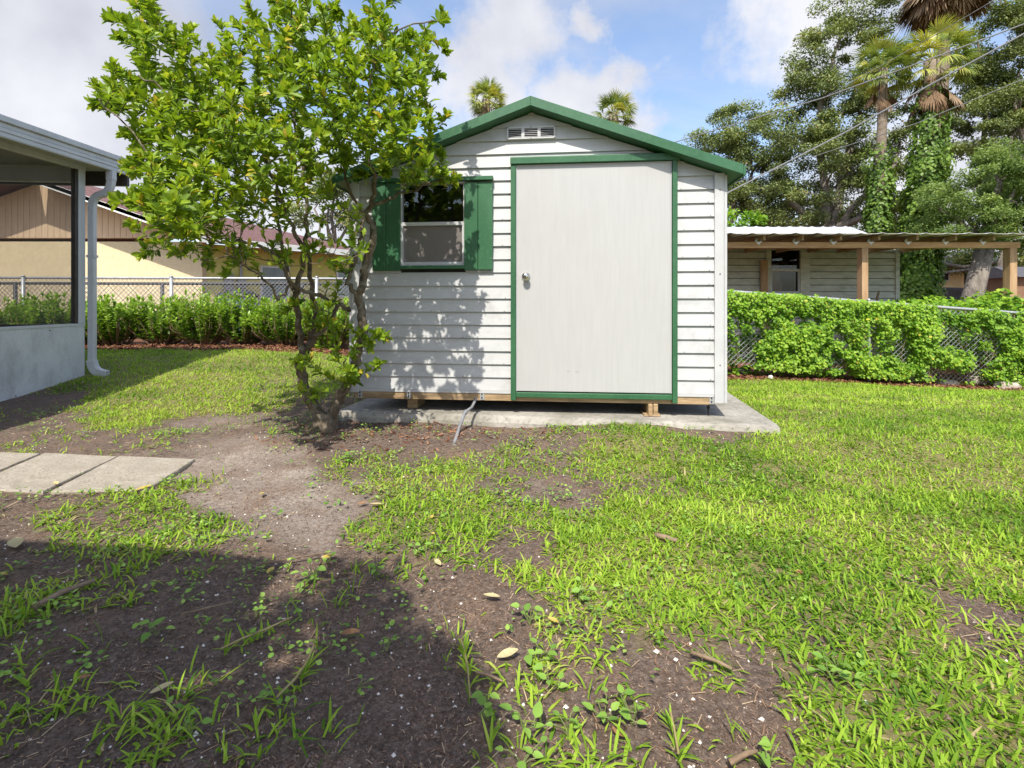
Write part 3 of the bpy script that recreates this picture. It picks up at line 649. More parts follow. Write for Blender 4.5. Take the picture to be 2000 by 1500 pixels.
# ------------------------------------------------------------------ screened porch on the left
def build_porch():
    ang = math.atan2(-PORCH_T.x, -PORCH_T.y) * -1           # local +y runs from the camera end to the corner post
    # local frame: origin at the corner post base, +x away from the porch (to the lawn), +y to the back
    root = empty('screened_porch', (PORCH_A.x, PORCH_A.y, 0), R(4.2), 'white screened porch with solid kick panels and gutter roof', 'porch')
    sill, head = .735, 2.50; yf = -4.2
    kick = MB().box(-.05, 0, yf, -.004, .02, sill - .03).build('kick_panel', M['kick'], root)
    MB().box(-.052, .006, yf, 0, sill - .03, sill + .0).build('sill_cap', M['porchwhite'], root, bevel=.003)
    MB().box(-.06, .012, yf, 0, -.12, .019).build('base_plate', M['bronze'], root)
    for y in (-.5, -1.2, -2.0): MB().tube([(.004, y, sill - .06), (.010, y, sill - .06)], .006, 8).build('screw', M['darksteel'], kick)
    for y in (-.06, -.5, -.9, -1.3, -1.8): MB().tube([(-.002, y, .05), (.006, y, .05)], .006, 8).build('screw', M['darksteel'], kick)
    MB().box(-.05, .006, -.10, 0, sill + .0015, head).build('corner_post', M['porchwhite'], root, bevel=.003)
    MB().box(-.045, -.002, -.145, -.1005, sill + .0015, head).build('screen_frame', M['bronze'], root)
    for y in (-1.45, -2.8): MB().box(-.05, .006, y - .05, y, sill + .0015, head).build('post', M['porchwhite'], root, bevel=.003)
    MB().box(-.05, .006, yf - .06, yf, 0, head - .12).build('post', M['porchwhite'], root, bevel=.003)
    for (a, b) in ((-.1455, -1.449), (-1.501, -2.799), (-2.851, yf + .001)):
        MB().quad((-.02, a, sill), (-.02, b, sill), (-.02, b, head), (-.02, a, head)).build('screen', M['screen'], root)
    MB().box(-.055, .008, yf - .06, 0, head + .0005, head + .06).build('top_rail', M['porchwhite'], root, bevel=.003)
    # back wall seen through the screen
    xb = -3.4
    MB().box(xb, -.052, -.05, 0, .02, sill - .06).build('back_kick_panel', M['kick'], root)
    MB().box(xb, -.052, -.055, .004, sill - .06, sill - .01).build('back_sill', M['bronze'], root)
    MB().box(xb, -.056, -.06, .006, head - .14, head + .03).build('back_header', M['porchwhite'], root, bevel=.003)
    MB().box(-2.45, -2.40, -.05, 0, sill, head - .14).build('back_post', M['porchwhite'], root)
    MB().quad((xb, -.02, sill), (-2.46, -.02, sill), (-2.46, -.02, head - .14), (xb, -.02, head - .14)).build('screen', M['screen'], root)
    MB().quad((-2.39, -.02, sill), (-.056, -.02, sill), (-.056, -.02, head - .14), (-2.39, -.02, head - .14)).build('screen', M['screen'], root)
    # far side closes against the house
    MB().box(xb - .1, xb, yf, 0, 0, head + .1).build('house_wall', M['trimwhite'], root)
    # roof, fascia and gutter
    e = .27
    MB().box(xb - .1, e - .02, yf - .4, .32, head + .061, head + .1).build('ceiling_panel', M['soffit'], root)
    MB().box(xb - .1, e - .01, yf - .4, .33, head + .1005, head + .155).build('roof_panel', M['porchwhite'], root)
    f = MB(); f.box(e - .02, e + .005, yf - .4, .345, head + .02, head + .155); f.build('fascia', M['porchwhite'], root, bevel=.002)
    for i in range(3): MB().box(e + .0052, e + .010 + .006 * (i % 2), yf - .4, .346, head + .028 + i * .042, head + .064 + i * .042).build('fascia_rib', M['porchwhite'], root, bevel=.002)
    MB().box(e - .09, e + .035, yf - .4, .36, head + .1565, head + .215).build('roof_edge_cap', M['porchwhite'], root, bevel=.006)
    MB().box(xb, e + .0045, .30, .34, head - .10, head + .154).build('back_fascia', M['bronze'], root)
    for ch in list(root.children):
        if ch.name.split('.')[0] in ('ceiling_panel', 'roof_panel', 'fascia', 'fascia_rib', 'roof_edge_cap', 'top_rail'):
            ch.rotation_euler.x = .045; ch.location.y = math.sin(.045) * (head + .1)
    # downspout
    ds = empty('downspout', (0, 0, 0)); ds.parent = root
    def rect_tube(name, pts, w=.042, h=.03, ribs=False, mat='porchwhite', parent=None):
        mb = MB(); rings = []; n = len(pts)
        for i, p in enumerate(pts):
            p = Vector(p); t = (Vector(pts[min(i+1, n-1)]) - Vector(pts[max(i-1, 0)])).normalized()
            s = Vector((0, 1, 0)); u = s.cross(t).normalized(); k = 1.0 + (.07 if ribs and i % 2 else 0)
            rings.append([p + u * a * w * k + s * b * h * k for a, b in ((-1,-.75),(-.75,-1),(.75,-1),(1,-.75),(1,.75),(.75,1),(-.75,1),(-1,.75))])
        vs = [v for r in rings for v in r]; fs = [(i*8+k, i*8+(k+1) % 8, (i+1)*8+(k+1) % 8, (i+1)*8+k) for i in range(n-1) for k in range(8)]
        fs += [tuple(range(8))[::-1], tuple((n-1)*8+k for k in range(8))]
        return mb.add(vs, fs).build(name, M[mat], parent or ds)
    x0, y0 = .045, .05
    def bez(a, b, c, n=9): return [Vector(a).lerp(Vector(b), t).lerp(Vector(b).lerp(Vector(c), t), t) for t in [i/(n-1) for i in range(n)]]
    rect_tube('outlet', [(.255, y0, head + .02), (.255, y0, head - .09)], .045, .034)
    rect_tube('elbow', bez((.255, y0, head - .0905), (.25, y0, head - .22), (.175, y0, head - .25)), .041, .03)
    rect_tube('elbow', bez((.175, y0, head - .25), (x0, y0, head - .27), (x0, y0, head - .42)), .038, .032)
    rect_tube('pipe', [(x0, y0, head - .4205), (x0, y0, .27)], .036, .03)
    el = rect_tube('bottom_elbow', bez((x0, y0, .2995), (x0, y0, .14), (x0 + .17, y0, .13), 19), .047, .034, True)
    # through-bolts and a pipe strap
    MB().box(x0 - .046, x0 + .046, y0 - .033, y0 + .033, 1.5, 1.53).build('strap', M['porchwhite'], ds)
build_porch()

# ------------------------------------------------------------------ house behind the viewpoint: its roof throws the foreground shade
def build_rear_house():
    root = empty('rear_house', (-4, -3.2, 0), 0, 'low eave and wall of the house whose shade falls across the foreground', 'house')
    o = root.location; z = 2.38
    out = [(-10, .14), (-2.545, .12), (-1.62, .0), (-1.30, -.06), (-1.22, -7), (-10, -7)]
    MB().prism([(x - o.x, y - o.y, z) for x, y in out], [(x - o.x, y - o.y, z + .12) for x, y in out]).build('roof', M['shingle'], root)
    MB().box(-6, 2.0, -3.8, 1.8, -.1, z - .002).build('wall', M['stucco'], root)
build_rear_house()

# ------------------------------------------------------------------ neighbour's cream house on the left
def build_house():
    d = 14.0; root = empty('neighbour_house', (-10.5, d, .2), 0, 'cream stucco house with tan gable boards and purple shingle roof', 'house')
    o = Vector(root.location)
    def L(p): return tuple(Vector(p) - o)
    xl, xr = -17.4, P(395, 0, d).x; xp = P(75, 0, d).x; zp = HC + .238 * d; sl = .36
    rz = lambda x: zp - sl * abs(x - xp)
    zb = P(0, 465, d).z
    pts = [(xl, -.5), (xr, -.5), (xr, min(zb, rz(xr))), (xl, min(zb, rz(xl)))]
    MB().prism([L((x, d, z)) for x, z in pts], [L((x, d + .2, z)) for x, z in pts]).build('wall', M['stucco'], root)
    xb0, xb1 = xp - (zp - zb) / sl, xp + (zp - zb) / sl
    w = .165; x = xb0 + .02
    MB().prism([L((xb0, d + .01, zb)), L((xb1, d + .01, zb)), L((xp, d + .01, zp))], [L((xb0, d + .2, zb)), L((xb1, d + .2, zb)), L((xp, d + .2, zp))]).build('gable_backing', M['t111'], root)
    while x < xb1 - .05:
        x1 = min(x + w - .009, xb1)
        q = [(x, zb + .003), (x1, zb + .003), (x1, rz(x1) - .02)] + ([(xp, zp - .02)] if x < xp < x1 else []) + [(x, rz(x) - .02)]
        if rz(x) > zb + .05 or rz(x1) > zb + .05:
            MB().prism([L((a, d - .012, max(z, zb + .004))) for a, z in q], [L((a, d + .008, max(z, zb + .004))) for a, z in q]).build('gable_board', M['t111'], root)
        x += w
    # rakes with overhang
    ov = .92; zE = 2.62
    xe = xp + (zp - zE + .12) / sl
    for s, xx in ((1, xe), (-1, xp - (xe - xp))):
        q = [(xp, zp + .03), (xx, zE - .12 + .03 + .03), (xx, zE + .1), (xp, zp + .17)]
        MB().prism([L((a, d - ov, z)) for a, z in q], [L((a, d - ov + .04, z)) for a, z in q]).build('rake_board', M['fascia'], root)
    # roof planes
    H1 = Vector((P(172, 0, 14.9).x, 14.9, zp + .15)); E1 = Vector((xe, d - ov, zE + .09)); E2 = Vector((-4.75, 16.9, zE + .09)); R0 = Vector((xp, d - ov, zp + .16))
    r = MB(); t = Vector((0, 0, -.1))
    for tri in ((R0, E1, E2), (R0, E2, H1)): r.prism([L(p) for p in tri], [L(p + t) for p in tri])
    Lf = Vector((xp - (xe - xp), d - ov, zE + .09)); LB = Vector((xp - (xe - xp), 22, zE + .09)); RB = Vector((xp, 22, zp + .15))
    for tri in ((R0, RB, LB), (R0, LB, Lf), (H1, E2, RB)): r.prism([L(p) for p in tri], [L(p + t) for p in tri])
    roof = r.build('roof', M['shingle'], root)
    dirv = (E2 - E1).normalized(); nrm = Vector((-dirv.y, dirv.x, 0)) * -1
    a, b = E1 + Vector((0, 0, -.16)), E2 + Vector((0, 0, -.16))
    MB().prism([L(a + nrm * .02), L(b + nrm * .02), L(b + nrm * .02 + Vector((0, 0, .15))), L(a + nrm * .02 + Vector((0, 0, .15)))], [L(a), L(b), L(b + Vector((0, 0, .15))), L(a + Vector((0, 0, .15)))]).build('eave_board', M['fascia'], roof)
    # side wall under the deep eave
    w0 = Vector((xr, d + .2, 0)); w1 = w0 + Vector((dirv.x, dirv.y, 0)) * 5.2; back = Vector((nrm.x, nrm.y, 0)) * -.2
    def wq(p, q, z0, z1, off, th): 
        n = Vector((nrm.x, nrm.y, 0)); A = p + n * off; B = q + n * off; C = B - n * th; D = A - n * th
        return [L((v.x, v.y, z0)) for v in (A, B, C, D)], [L((v.x, v.y, z1)) for v in (A, B, C, D)]
    MB().prism(*wq(w0, w1, -.5, zE + .02, 0, .2)).build('side_wall', M['stucco_shade_side'], root)
    dv = Vector((dirv.x, dirv.y, 0))
    for (s0, s1, z0, z1) in ((1.45, 2.35, 1.1, 2.12), (3.95, 4.5, 1.2, 2.1)):
        wn = MB().prism(*wq(w0 + dv * s0, w0 + dv * s1, z0, z1, .03, .06)).build('window', M['fascia'], root)
        zm = (z0 + z1) / 2
        MB().prism(*wq(w0 + dv * (s0 + .06), w0 + dv * (s1 - .06), z0 + .05, zm - .02, .034, .02)).build('pane', M['glassd'], wn)
        MB().prism(*wq(w0 + dv * (s0 + .06), w0 + dv * (s1 - .06), zm + .02, z1 - .05, .034, .02)).build('pane', M['glassd'], wn)
    for (s0, s1, z0, z1) in ((.42, .66, 1.35, 1.86), (.78, 1.0, 1.42, 1.72)):
        MB().prism(*wq(w0 + dv * s0, w0 + dv * s1, z0, z1, .14, .13)).build('meter_box', M['greybox'], root, bevel=.02)
    p = w0 + dv * .88 + Vector((nrm.x, nrm.y, 0)) * .08
    MB().tube([L((p.x, p.y, .5)), L((p.x, p.y, 2.6))], .035, 8).build('service_pipe', M['greybox'], root)
M['glassd'] = pmat('shaded_house_glass', (.20, .26, .25), (.28, .34, .33), 2, .15, 0, spec=.6)
build_house()

# ------------------------------------------------------------------ chain-link fences
def chain_mesh(x0, x1, y, zbot, ztop, s, wire):
    mb = MB(); h = s * .5
    def seg(a, b, off):
        d = (b - a); d.normalize(); n = Vector((-d.z, 0, d.x)) * wire; f = Vector((0, wire, 0)); o = Vector((0, off, 0))
        mb.add([a + o + n, a + o - n + f, a + o - n - f, b + o + n, b + o - n + f, b + o - n - f], [(0, 1, 4, 3), (1, 2, 5, 4), (2, 0, 3, 5)])
    k = (x1 - x0) / s
    H = max(ztop(x0) - zbot(x0), ztop(x1) - zbot(x1)); n = int((x1 - x0) / s) + 1; m = int(H / (s * 1.0)) + 1
    for i in range(-m, n + 1):
        for sg in (1, -1):
            pts = []
            xs = x0 + i * s if sg == 1 else x0 + (i + m) * s
            steps = 6
            t0, t1 = 0.0, float(H)
            # clip in x
            if sg == 1:
                t0 = max(t0, x0 - xs); t1 = min(t1, x1 - xs)
            else:
                t0 = max(t0, xs - x1); t1 = min(t1, xs - x0)
            if t1 - t0 < .01: continue
            xa, xb = xs + sg * t0, xs + sg * t1
            a = Vector((xa, y, zbot(xa) + t0 / H * (ztop(xa) - zbot(xa)))); b = Vector((xb, y, zbot(xb) + t1 / H * (ztop(xb) - zbot(xb))))
            seg(a, b, sg * wire * 1.1)
    return mb
def build_fence_right():
    y = 8.4; rail = lambda x: 1.177 - (x - 3.47) * .0752; bot = lambda x: rail(x) - 1.2
    root = empty('chain_link_fence', (5.8, y, float(zg(5.8, y))), 0, 'galvanised chain-link fence overgrown with bright green vine', 'fence')
    o = Vector(root.location); x0, x1 = -1.0, 13.0
    m = chain_mesh(x0, x1, y, bot, rail, .082, .0024); m.v = [tuple(Vector(v) - o) for v in m.v]; m.build('chain_link_mesh', M['wire'], root)
    MB().tube([Vector((x, y, rail(x))) - o for x in (x0, 3, 6, 9, x1)], .024, 10).build('top_rail', M['steel'], root, True)
    for px in (1693,):
        xs = [(px - 1000) / 1000 * y + k * 3.05 for k in (-2, -1, 0, 1, 2)]
        for x in xs:
            MB().tube([Vector((x, y - .045, bot(x) - .1)) - o, Vector((x, y - .045, rail(x) + .02)) - o], .030, 10).build('post', M['steel'], root, True)
            MB().tube([Vector((x, y - .045, rail(x) + .018)) - o, Vector((x, y - .045, rail(x) + .05)) - o], [.034, .018], 10).build('post_cap', M['steel'], root, True)
def build_fence_left():
    y = 10.2; rail = lambda x: 1.475 - (x + 6) * .003; bot = lambda x: rail(x) - 1.2
    root = empty('chain_link_fence', (-6, y, .25), 0, 'low chain-link fence with steel rail behind the leafy hedge', 'fence')
    o = Vector(root.location); x0, x1 = -13.0, -1.2
    m = chain_mesh(x0, x1, y, bot, rail, .080, .0030); m.v = [tuple(Vector(v) - o) for v in m.v]; m.build('chain_link_mesh', M['wire'], root)
    MB().tube([Vector((x, y, rail(x))) - o for x in (x0, -6, x1)], .024, 10).build('top_rail', M['steel'], root, True)
    for px in (49, 337, 620, -240):
        x = (px - 1000) / 1000 * y
        MB().tube([Vector((x, y - .04, 0)) - o, Vector((x, y - .04, rail(x) + .02)) - o], .032, 10).build('post', M['steel'], root, True)
        MB().tube([Vector((x, y - .04, rail(x) + .015)) - o, Vector((x, y - .04, rail(x) + .05)) - o], [.036, .02], 10).build('post_cap', M['steel'], root, True)
    y2 = 10.9; root = empty('dark_rail_fence', (-6, y2, .25), 0, 'black coated chain-link fence just behind the steel one', 'fence')
    o = Vector(root.location); z = P(0, 553, y2).z
    MB().tube([Vector((x0, y2, z)) - o, Vector((x1, y2, z - .02)) - o], .03, 8).build('top_rail', M['darksteel'], root, True)
    m = chain_mesh(x0, x1, y2, lambda x: z - 1.2, lambda x: z - .01, .105, .0032); m.v = [tuple(Vector(v) - o) for v in m.v]; m.build('chain_link_mesh', M['darksteel'], root)
    for px in (317, 30, 590):
        x = (px - 1000) / 1000 * y2
        MB().tube([Vector((x, y2, 0)) - o, Vector((x, y2, z)) - o], .036, 8).build('post', M['darksteel'], root, True)
build_fence_right(); build_fence_left()

bin_ = empty('garbage_bin', (-6.2, 11.6, .25), 0, 'blue bin with dark rounded lid behind the hedge and fence', 'bin')
MB().prism([(-.27, -.25, 0), (.27, -.25, 0), (.27, .25, 0), (-.27, .25, 0)], [(-.34, -.32, .85), (.34, -.32, .85), (.34, .32, .85), (-.34, .32, .85)]).build('body', M['blue'], bin_, bevel=.03)
MB().tube([(0, -.34, .87), (0, -.25, .93), (0, 0, .97), (0, .34, .9)], [.30, .34, .35, .33], 16, aspect=.22).build('lid', M['black'], bin_, True)

# ------------------------------------------------------------------ neighbour's siding building and lean-to on the right
def build_outbuilding():
    d = 11.6; root = empty('outbuilding', (7.0, d, -.3), 0, 'mildewed pale siding outbuilding with white metal roof behind the vines', 'building')
    o = Vector(root.location)
    def L(x, y, z): return (x - o.x, y - o.y, z - o.z)
    x0, x1 = 3.2, P(1752, 0, d).x; zt = 2.42
    wx0, wx1 = P(1504, 0, d).x, P(1561, 0, d).x; wz0, wz1 = P(0, 572, d).z, P(0, 489, d).z
    # wall backing round the window
    mb = MB()
    for (a, b, za, zb) in ((x0, wx0, -.6, zt), (wx1, x1, -.6, zt), (wx0, wx1, -.6, wz0), (wx0, wx1, wz1, zt)): mb.box(a - o.x, b - o.x, 0, .1, za - o.z, zb - o.z)
    mb.box(x1 - .1 - o.x, x1 - o.x, .1, 3, -.6 - o.z, zt - o.z)
    mb.build('wall', M['bronze'], root)
    e = .150; z = -.55
    while z < zt - .02:
        zb = min(z + e - .014, zt)
        segs = [(x0, x1 - .06)] if (zb < wz0 or z > wz1) else [(x0, wx0), (wx1, x1 - .06)]
        for (a, b) in segs:
            MB().prism([L(a, d, z), L(a, d - .03, z), L(a, d - .006, zb), L(a, d, zb)], [L(b, d, z), L(b, d - .03, z), L(b, d - .006, zb), L(b, d, zb)]).build('siding_board', M['oldsiding'], root)
        z += e
    MB().box(x1 - .06 - o.x, x1 + .03 - o.x, -.045, .1, -.6 - o.z, zt - o.z).build('corner_board', M['oldsiding'], root)
    f = .11
    wn = MB()
    wn.box(wx0 - f - o.x, wx0 - o.x, -.06, -.001, wz0 - f - o.z, wz1 + f - o.z).box(wx1 - o.x, wx1 + f * 1.9 - o.x, -.06, -.001, wz0 - f - o.z, wz1 + f - o.z)
    wn.box(wx0 - o.x, wx1 - o.x, -.06, -.001, wz1 - o.z, wz1 + f - o.z).box(wx0 - o.x, wx1 - o.x, -.06, -.001, wz0 - f - o.z, wz0 - o.z)
    win = wn.build('window', M['oldsiding'], root)
    zm = P(0, 528, d).z; g = .035
    s = MB(); s.box(wx0 - o.x, wx1 - o.x, -.03, .02, zm - .03 - o.z, zm + .03 - o.z).box(wx0 - o.x, wx0 + g - o.x, -.03, .02, wz0 - o.z, zm - .03 - o.z).box(wx1 - g - o.x, wx1 - o.x, -.03, .02, wz0 - o.z, zm - .03 - o.z).box(wx0 + g - o.x, wx1 - g - o.x, -.03, .02, wz0 - o.z, wz0 + g - o.z)
    s.build('sash', M['trimwhite'], win)
    MB().quad((wx0 - o.x, .024, wz0 - o.z), (wx1 - o.x, .024, wz0 - o.z), (wx1 - o.x, .024, wz1 - o.z), (wx0 - o.x, .024, wz1 - o.z)).build('pane', M['glass'], win)
    a0, a1, c0, c1 = wx0 - .4 - o.x, wx1 + .4 - o.x, wz0 - .3 - o.z, wz1 + .3 - o.z
    MB().quad((a0, .95, c0), (a1, .95, c0), (a1, .95, c1), (a0, .95, c1)).quad((a0, .105, c0), (a1, .105, c0), (a1, .95, c0), (a0, .95, c0)).quad((a0, .105, c1), (a1, .105, c1), (a1, .95, c1), (a0, .95, c1)).quad((a0, .105, c0), (a0, .95, c0), (a0, .95, c1), (a0, .105, c1)).quad((a1, .105, c0), (a1, .95, c0), (a1, .95, c1), (a1, .105, c1)).build('room_shade_backing', M['dark'], win)  # near-black box, the room's shade put into its colour
    for i, (a, b, z0, z1, yy, lab) in enumerate(((.07, .50, .02, .26, .42, 'lowest wide cardboard box inside the outbuilding window'), (.12, .46, .262, .52, .44, 'middle cardboard box inside the outbuilding window'), (.10, .44, .522, .70, .46, 'topmost cardboard box inside the outbuilding window'))):
        bx = MB().box(wx0 + a, wx0 + b, d + yy, d + yy + .3, wz0 + z0, wz0 + z1).build('cardboard_box', M['cardboard'], None, bevel=.006); tag(bx, lab, 'box', 'boxes stacked inside the window')
    # main roof of ribbed metal sheets
    zr0, zr1 = P(0, 463, d - 1.2).z + .0, P(0, 443.5, d + 1.6).z
    xa, xb, xc = 3.0, P(1662, 0, d + 1.6).x, P(1713, 0, d - 1.2).x
    n = 46; yA, yB = d - 1.2, d + 1.6
    for i in range(10):
        mb = MB(); vs = []; fs = []; m = 9
        t0, t1 = i / 10, (i + 1) / 10
        for j in range(m):
            t = t0 + (t1 - t0) * j / (m - 1); hgt = .022 if j % 4 == 2 else 0
            vs += [L(xa + (xc - xa) * t, yA, zr0 + hgt + .006 * (i % 2)), L(xa + (xb - xa) * t, yB, zr1 + hgt + .006 * (i % 2))]
        fs = [(2*j, 2*j+2, 2*j+3, 2*j+1) for j in range(m - 1)]
        ob = mb.add(vs, fs).build('roof_sheet', M['roofmetal'], root); so = ob.modifiers.new('s', 'SOLIDIFY'); so.thickness = .006
    # lean-to in front
    yb = 9.6; rt = empty('lean_to', (6.5, yb, -.3), 0, 'orange lumber lean-to frame with thin metal roof before the pale outbuilding', 'lean-to')
    o2 = Vector(rt.location)
    def L2(x, y, z): return (x - o2.x, y - o2.y, z - o2.z)
    bx0, bx1 = 2.6, P(1986, 0, yb).x
    zb0, zb1 = P(0, 485, yb).z, P(0, 473.5, yb).z; zr = P(0, 462, yb).z
    def bb(x0, x1, y0, y1, z0, z1, name, mat, parent=None, bevel=.006):
        return MB().box(x0 - o2.x, x1 - o2.x, y0 - o2.y, y1 - o2.y, z0 - o2.z, z1 - o2.z).build(name, M[mat], parent or rt, bevel=bevel)
    beam = bb(bx0, bx1, yb - .07, yb + .07, zb0, zb1, 'front_beam', 'cedarx')
    bb(bx0, bx1 - .02, yb - .40, yb + 1.85, zb1 + .107, zb1 + .113, 'under_roof_shade', 'roof_shade_brown', bevel=0)  # added dark brown sheet stands in for the shade under the roof
    for (pa, pb) in ((1679, 1691), (1966, 1980)):
        bb(P(pa, 0, yb).x, P(pb, 0, yb).x - .0, yb - .07, yb + .08, -.7, zb0 - .002, 'post', 'cedar')
    i = 0; px = 1478 - 72.5
    while px < 1950:
        x = P(px, 0, yb).x
        ra = bb(x - .02, x + .02, yb - .3, yb + 2.0, zb1 + .003, zb1 + .105, 'rafter', 'lumber')
        hg = .05
        MB().add([L2(x, yb - .078, zb1 + .10), L2(x + .075, yb - .078, zb1 + .02), L2(x, yb - .078, zb1 - .055), L2(x - .075, yb - .078, zb1 + .02),
                  L2(x, yb - .072, zb1 + .10), L2(x + .075, yb - .072, zb1 + .02), L2(x, yb - .072, zb1 - .055), L2(x - .075, yb - .072, zb1 + .02)],
                 [(0,1,2,3),(0,4,5,1),(1,5,6,2),(2,6,7,3),(3,7,4,0)]).build('joist_hanger', M['roofmetal'], rt)
        px += 72.5
    for k in range(9):
        xa_, xb_ = bx0 - .05 + k * (bx1 - bx0 + .12) / 9, bx0 - .05 + (k + 1) * (bx1 - bx0 + .12) / 9
        m = 9; vs = []
        for j in range(m):
            x = xa_ + (xb_ - xa_) * j / (m - 1); h = .02 if j % 4 == 2 else 0
            vs += [L2(x, yb - .45, zr - .012 + h + .005 * (k % 2)), L2(x, yb + 1.9, zr + .055 + h + .005 * (k % 2))]
        ob = MB().add(vs, [(2*j, 2*j+2, 2*j+3, 2*j+1) for j in range(m - 1)]).build('roof_sheet', M['roofmetal'], rt); so = ob.modifiers.new('s', 'SOLIDIFY'); so.thickness = .005
    lb = MB().prism([(a, 11.35, -.6) for a in ()] or [(P(1488, 0, 11.45).x, 11.38, -.6), (P(1504, 0, 11.45).x - .03, 11.38, -.6), (P(1504, 0, 11.45).x - .03, 11.42, -.6), (P(1488, 0, 11.45).x, 11.42, -.6)],
               [(P(1488, 0, 11.45).x, 11.50, P(0, 508, 11.5).z), (P(1504, 0, 11.45).x - .03, 11.50, P(0, 508, 11.5).z), (P(1504, 0, 11.45).x - .03, 11.54, P(0, 508, 11.5).z), (P(1488, 0, 11.45).x, 11.54, P(0, 508, 11.5).z)]).build('leaning_board', M['cedar'])
    tag(lb, 'wide brown board leaning beside the outbuilding window', 'board')
    st = MB().tube([P(1711, 590, 11.0), P(1717, 568, 11.0)], .025, 6).build('leaning_stake', M['twig']); tag(st, 'short brown stick leaning against the outbuilding near its corner', 'stick')
build_outbuilding()

# far houses seen under the lean-to
def far_house(name, x0, x1, y, ze, zr, mats, label, win=None, porch=False):
    root = empty(name, ((x0 + x1) / 2, y, -.4), 0, label, 'house'); o = Vector(root.location)
    MB().box(x0 - o.x, x1 - o.x, 0, 5, 0, ze - o.z).build('wall', M[mats[0]], root)
    q = [(-.7, ze - .05), (2.5, zr), (5.7, ze - .05)]
    MB().prism([(x0 - .5 - o.x, yy, z - o.z) for yy, z in q] , [(x1 + .5 - o.x, yy, z - o.z) for yy, z in q]).build('roof', M[mats[1]], root)
    if porch:
        for x in np.linspace(x0, x1, 4): MB().box(x - .08 - o.x, x + .08 - o.x, -.75, -.6, 0, ze - .1 - o.z).build('post', M['bronze'], root)
    if win:
        for (a, b, z0, z1) in win:
            w = MB().box(a - o.x, b - o.x, -.05, -.002, z0 - o.z, z1 - o.z).build('window', M['trimwhite'], root)
            MB().box(a + .08 - o.x, b - .08 - o.x, -.056, -.0505, z0 + .08 - o.z, z1 - .08 - o.z).build('pane', M['dark'], w)
far_house('far_house', 25.2, 33, 32, 3.3, 4.5, ('farwall', 'darkroof'), 'small far yellow house with dark roof glimpsed under the lean-to', [(26.6, 27.3, 2.4, 2.95), (29, 30, 1.9, 2.95)], True)
bh = empty('brown_shed', (23.0, 21.5, -.4), 0, 'brown walled shed at the right edge behind the lean-to post', 'shed')
MB().box(-1.8, 2.5, 0, 1.6, 0, 2.55).build('wall', M['brownwall'], bh)
MB().prism([(-2.0, -.3, 2.5), (-2.0, .8, 3.0), (-2.0, 1.9, 2.5)], [(2.8, -.3, 2.5), (2.8, .8, 3.0), (2.8, 1.9, 2.5)]).build('roof', M['darkroof'], bh)
MB().box(.2, 1.1, -.04, 0, 1.0, 2.0).build('window', M['dark'], bh)
car = empty('parked_car', (24.8, 29.0, .55), 0, 'black car parked before the far yellow house', 'car')
prof = [(-2.1, .25), (2.1, .25), (2.15, .7), (1.3, .85), (.75, 1.32), (-1.0, 1.36), (-1.6, .9), (-2.15, .8)]
MB().prism([(x, -.8, z) for x, z in prof], [(x, .8, z) for x, z in prof]).build('body', M['black'], car, bevel=.08)
for x in (-1.35, 1.35):
    for y in (-.82, .66): MB().tube([(x, y, .32), (x, y + .16, .32)], .32, 16).build('wheel', M['darksteel'], car)
MB().prism([(-.9, -.806, .9), (1.0, -.806, .9), (.65, -.806, 1.25), (-.85, -.806, 1.28)], [(-.9, -.80, .9), (1.0, -.80, .9), (.65, -.80, 1.25), (-.85, -.80, 1.28)]).build('side_window', M['dark'], car)

# ------------------------------------------------------------------ paving slabs
labs = ['aggregate concrete paver with bare soil at its right end', 'middle aggregate concrete paver of the row beside the porch', 'aggregate concrete paver cut by the left edge of the photo']
for q, lab in zip(PAVW, labs):
    c = sum((Vector(p) for p in q), Vector()) / 4; root_z = max(float(zg(p.x, p.y)) for p in q)
    n = 10; edge = []
    for i in range(4):
        a, b = Vector(q[i]), Vector(q[(i+1) % 4])
        for k in range(n):
            p = a.lerp(b, k / n); p = p + (c - p) * .012 * random.random(); edge.append(p)
    zt = c.z + .022
    top = [(p.x - c.x, p.y - c.y, -.005) for p in edge]
    inn = [((p.x - c.x) * .985, (p.y - c.y) * .985, .002) for p in edge]; low = [(p.x - c.x, p.y - c.y, -.06) for p in edge]
    m = len(edge); mb = MB().add(low + top + inn, [(i, (i+1) % m, m + (i+1) % m, m + i) for i in range(m)] + [(m + i, m + (i+1) % m, 2*m + (i+1) % m, 2*m + i) for i in range(m)] + [tuple(range(2*m, 3*m))])
    o = mb.build('paving_slab', M['paver']); o.location = c; tag(o, lab, 'paver', 'pavers laid in a row by the porch')

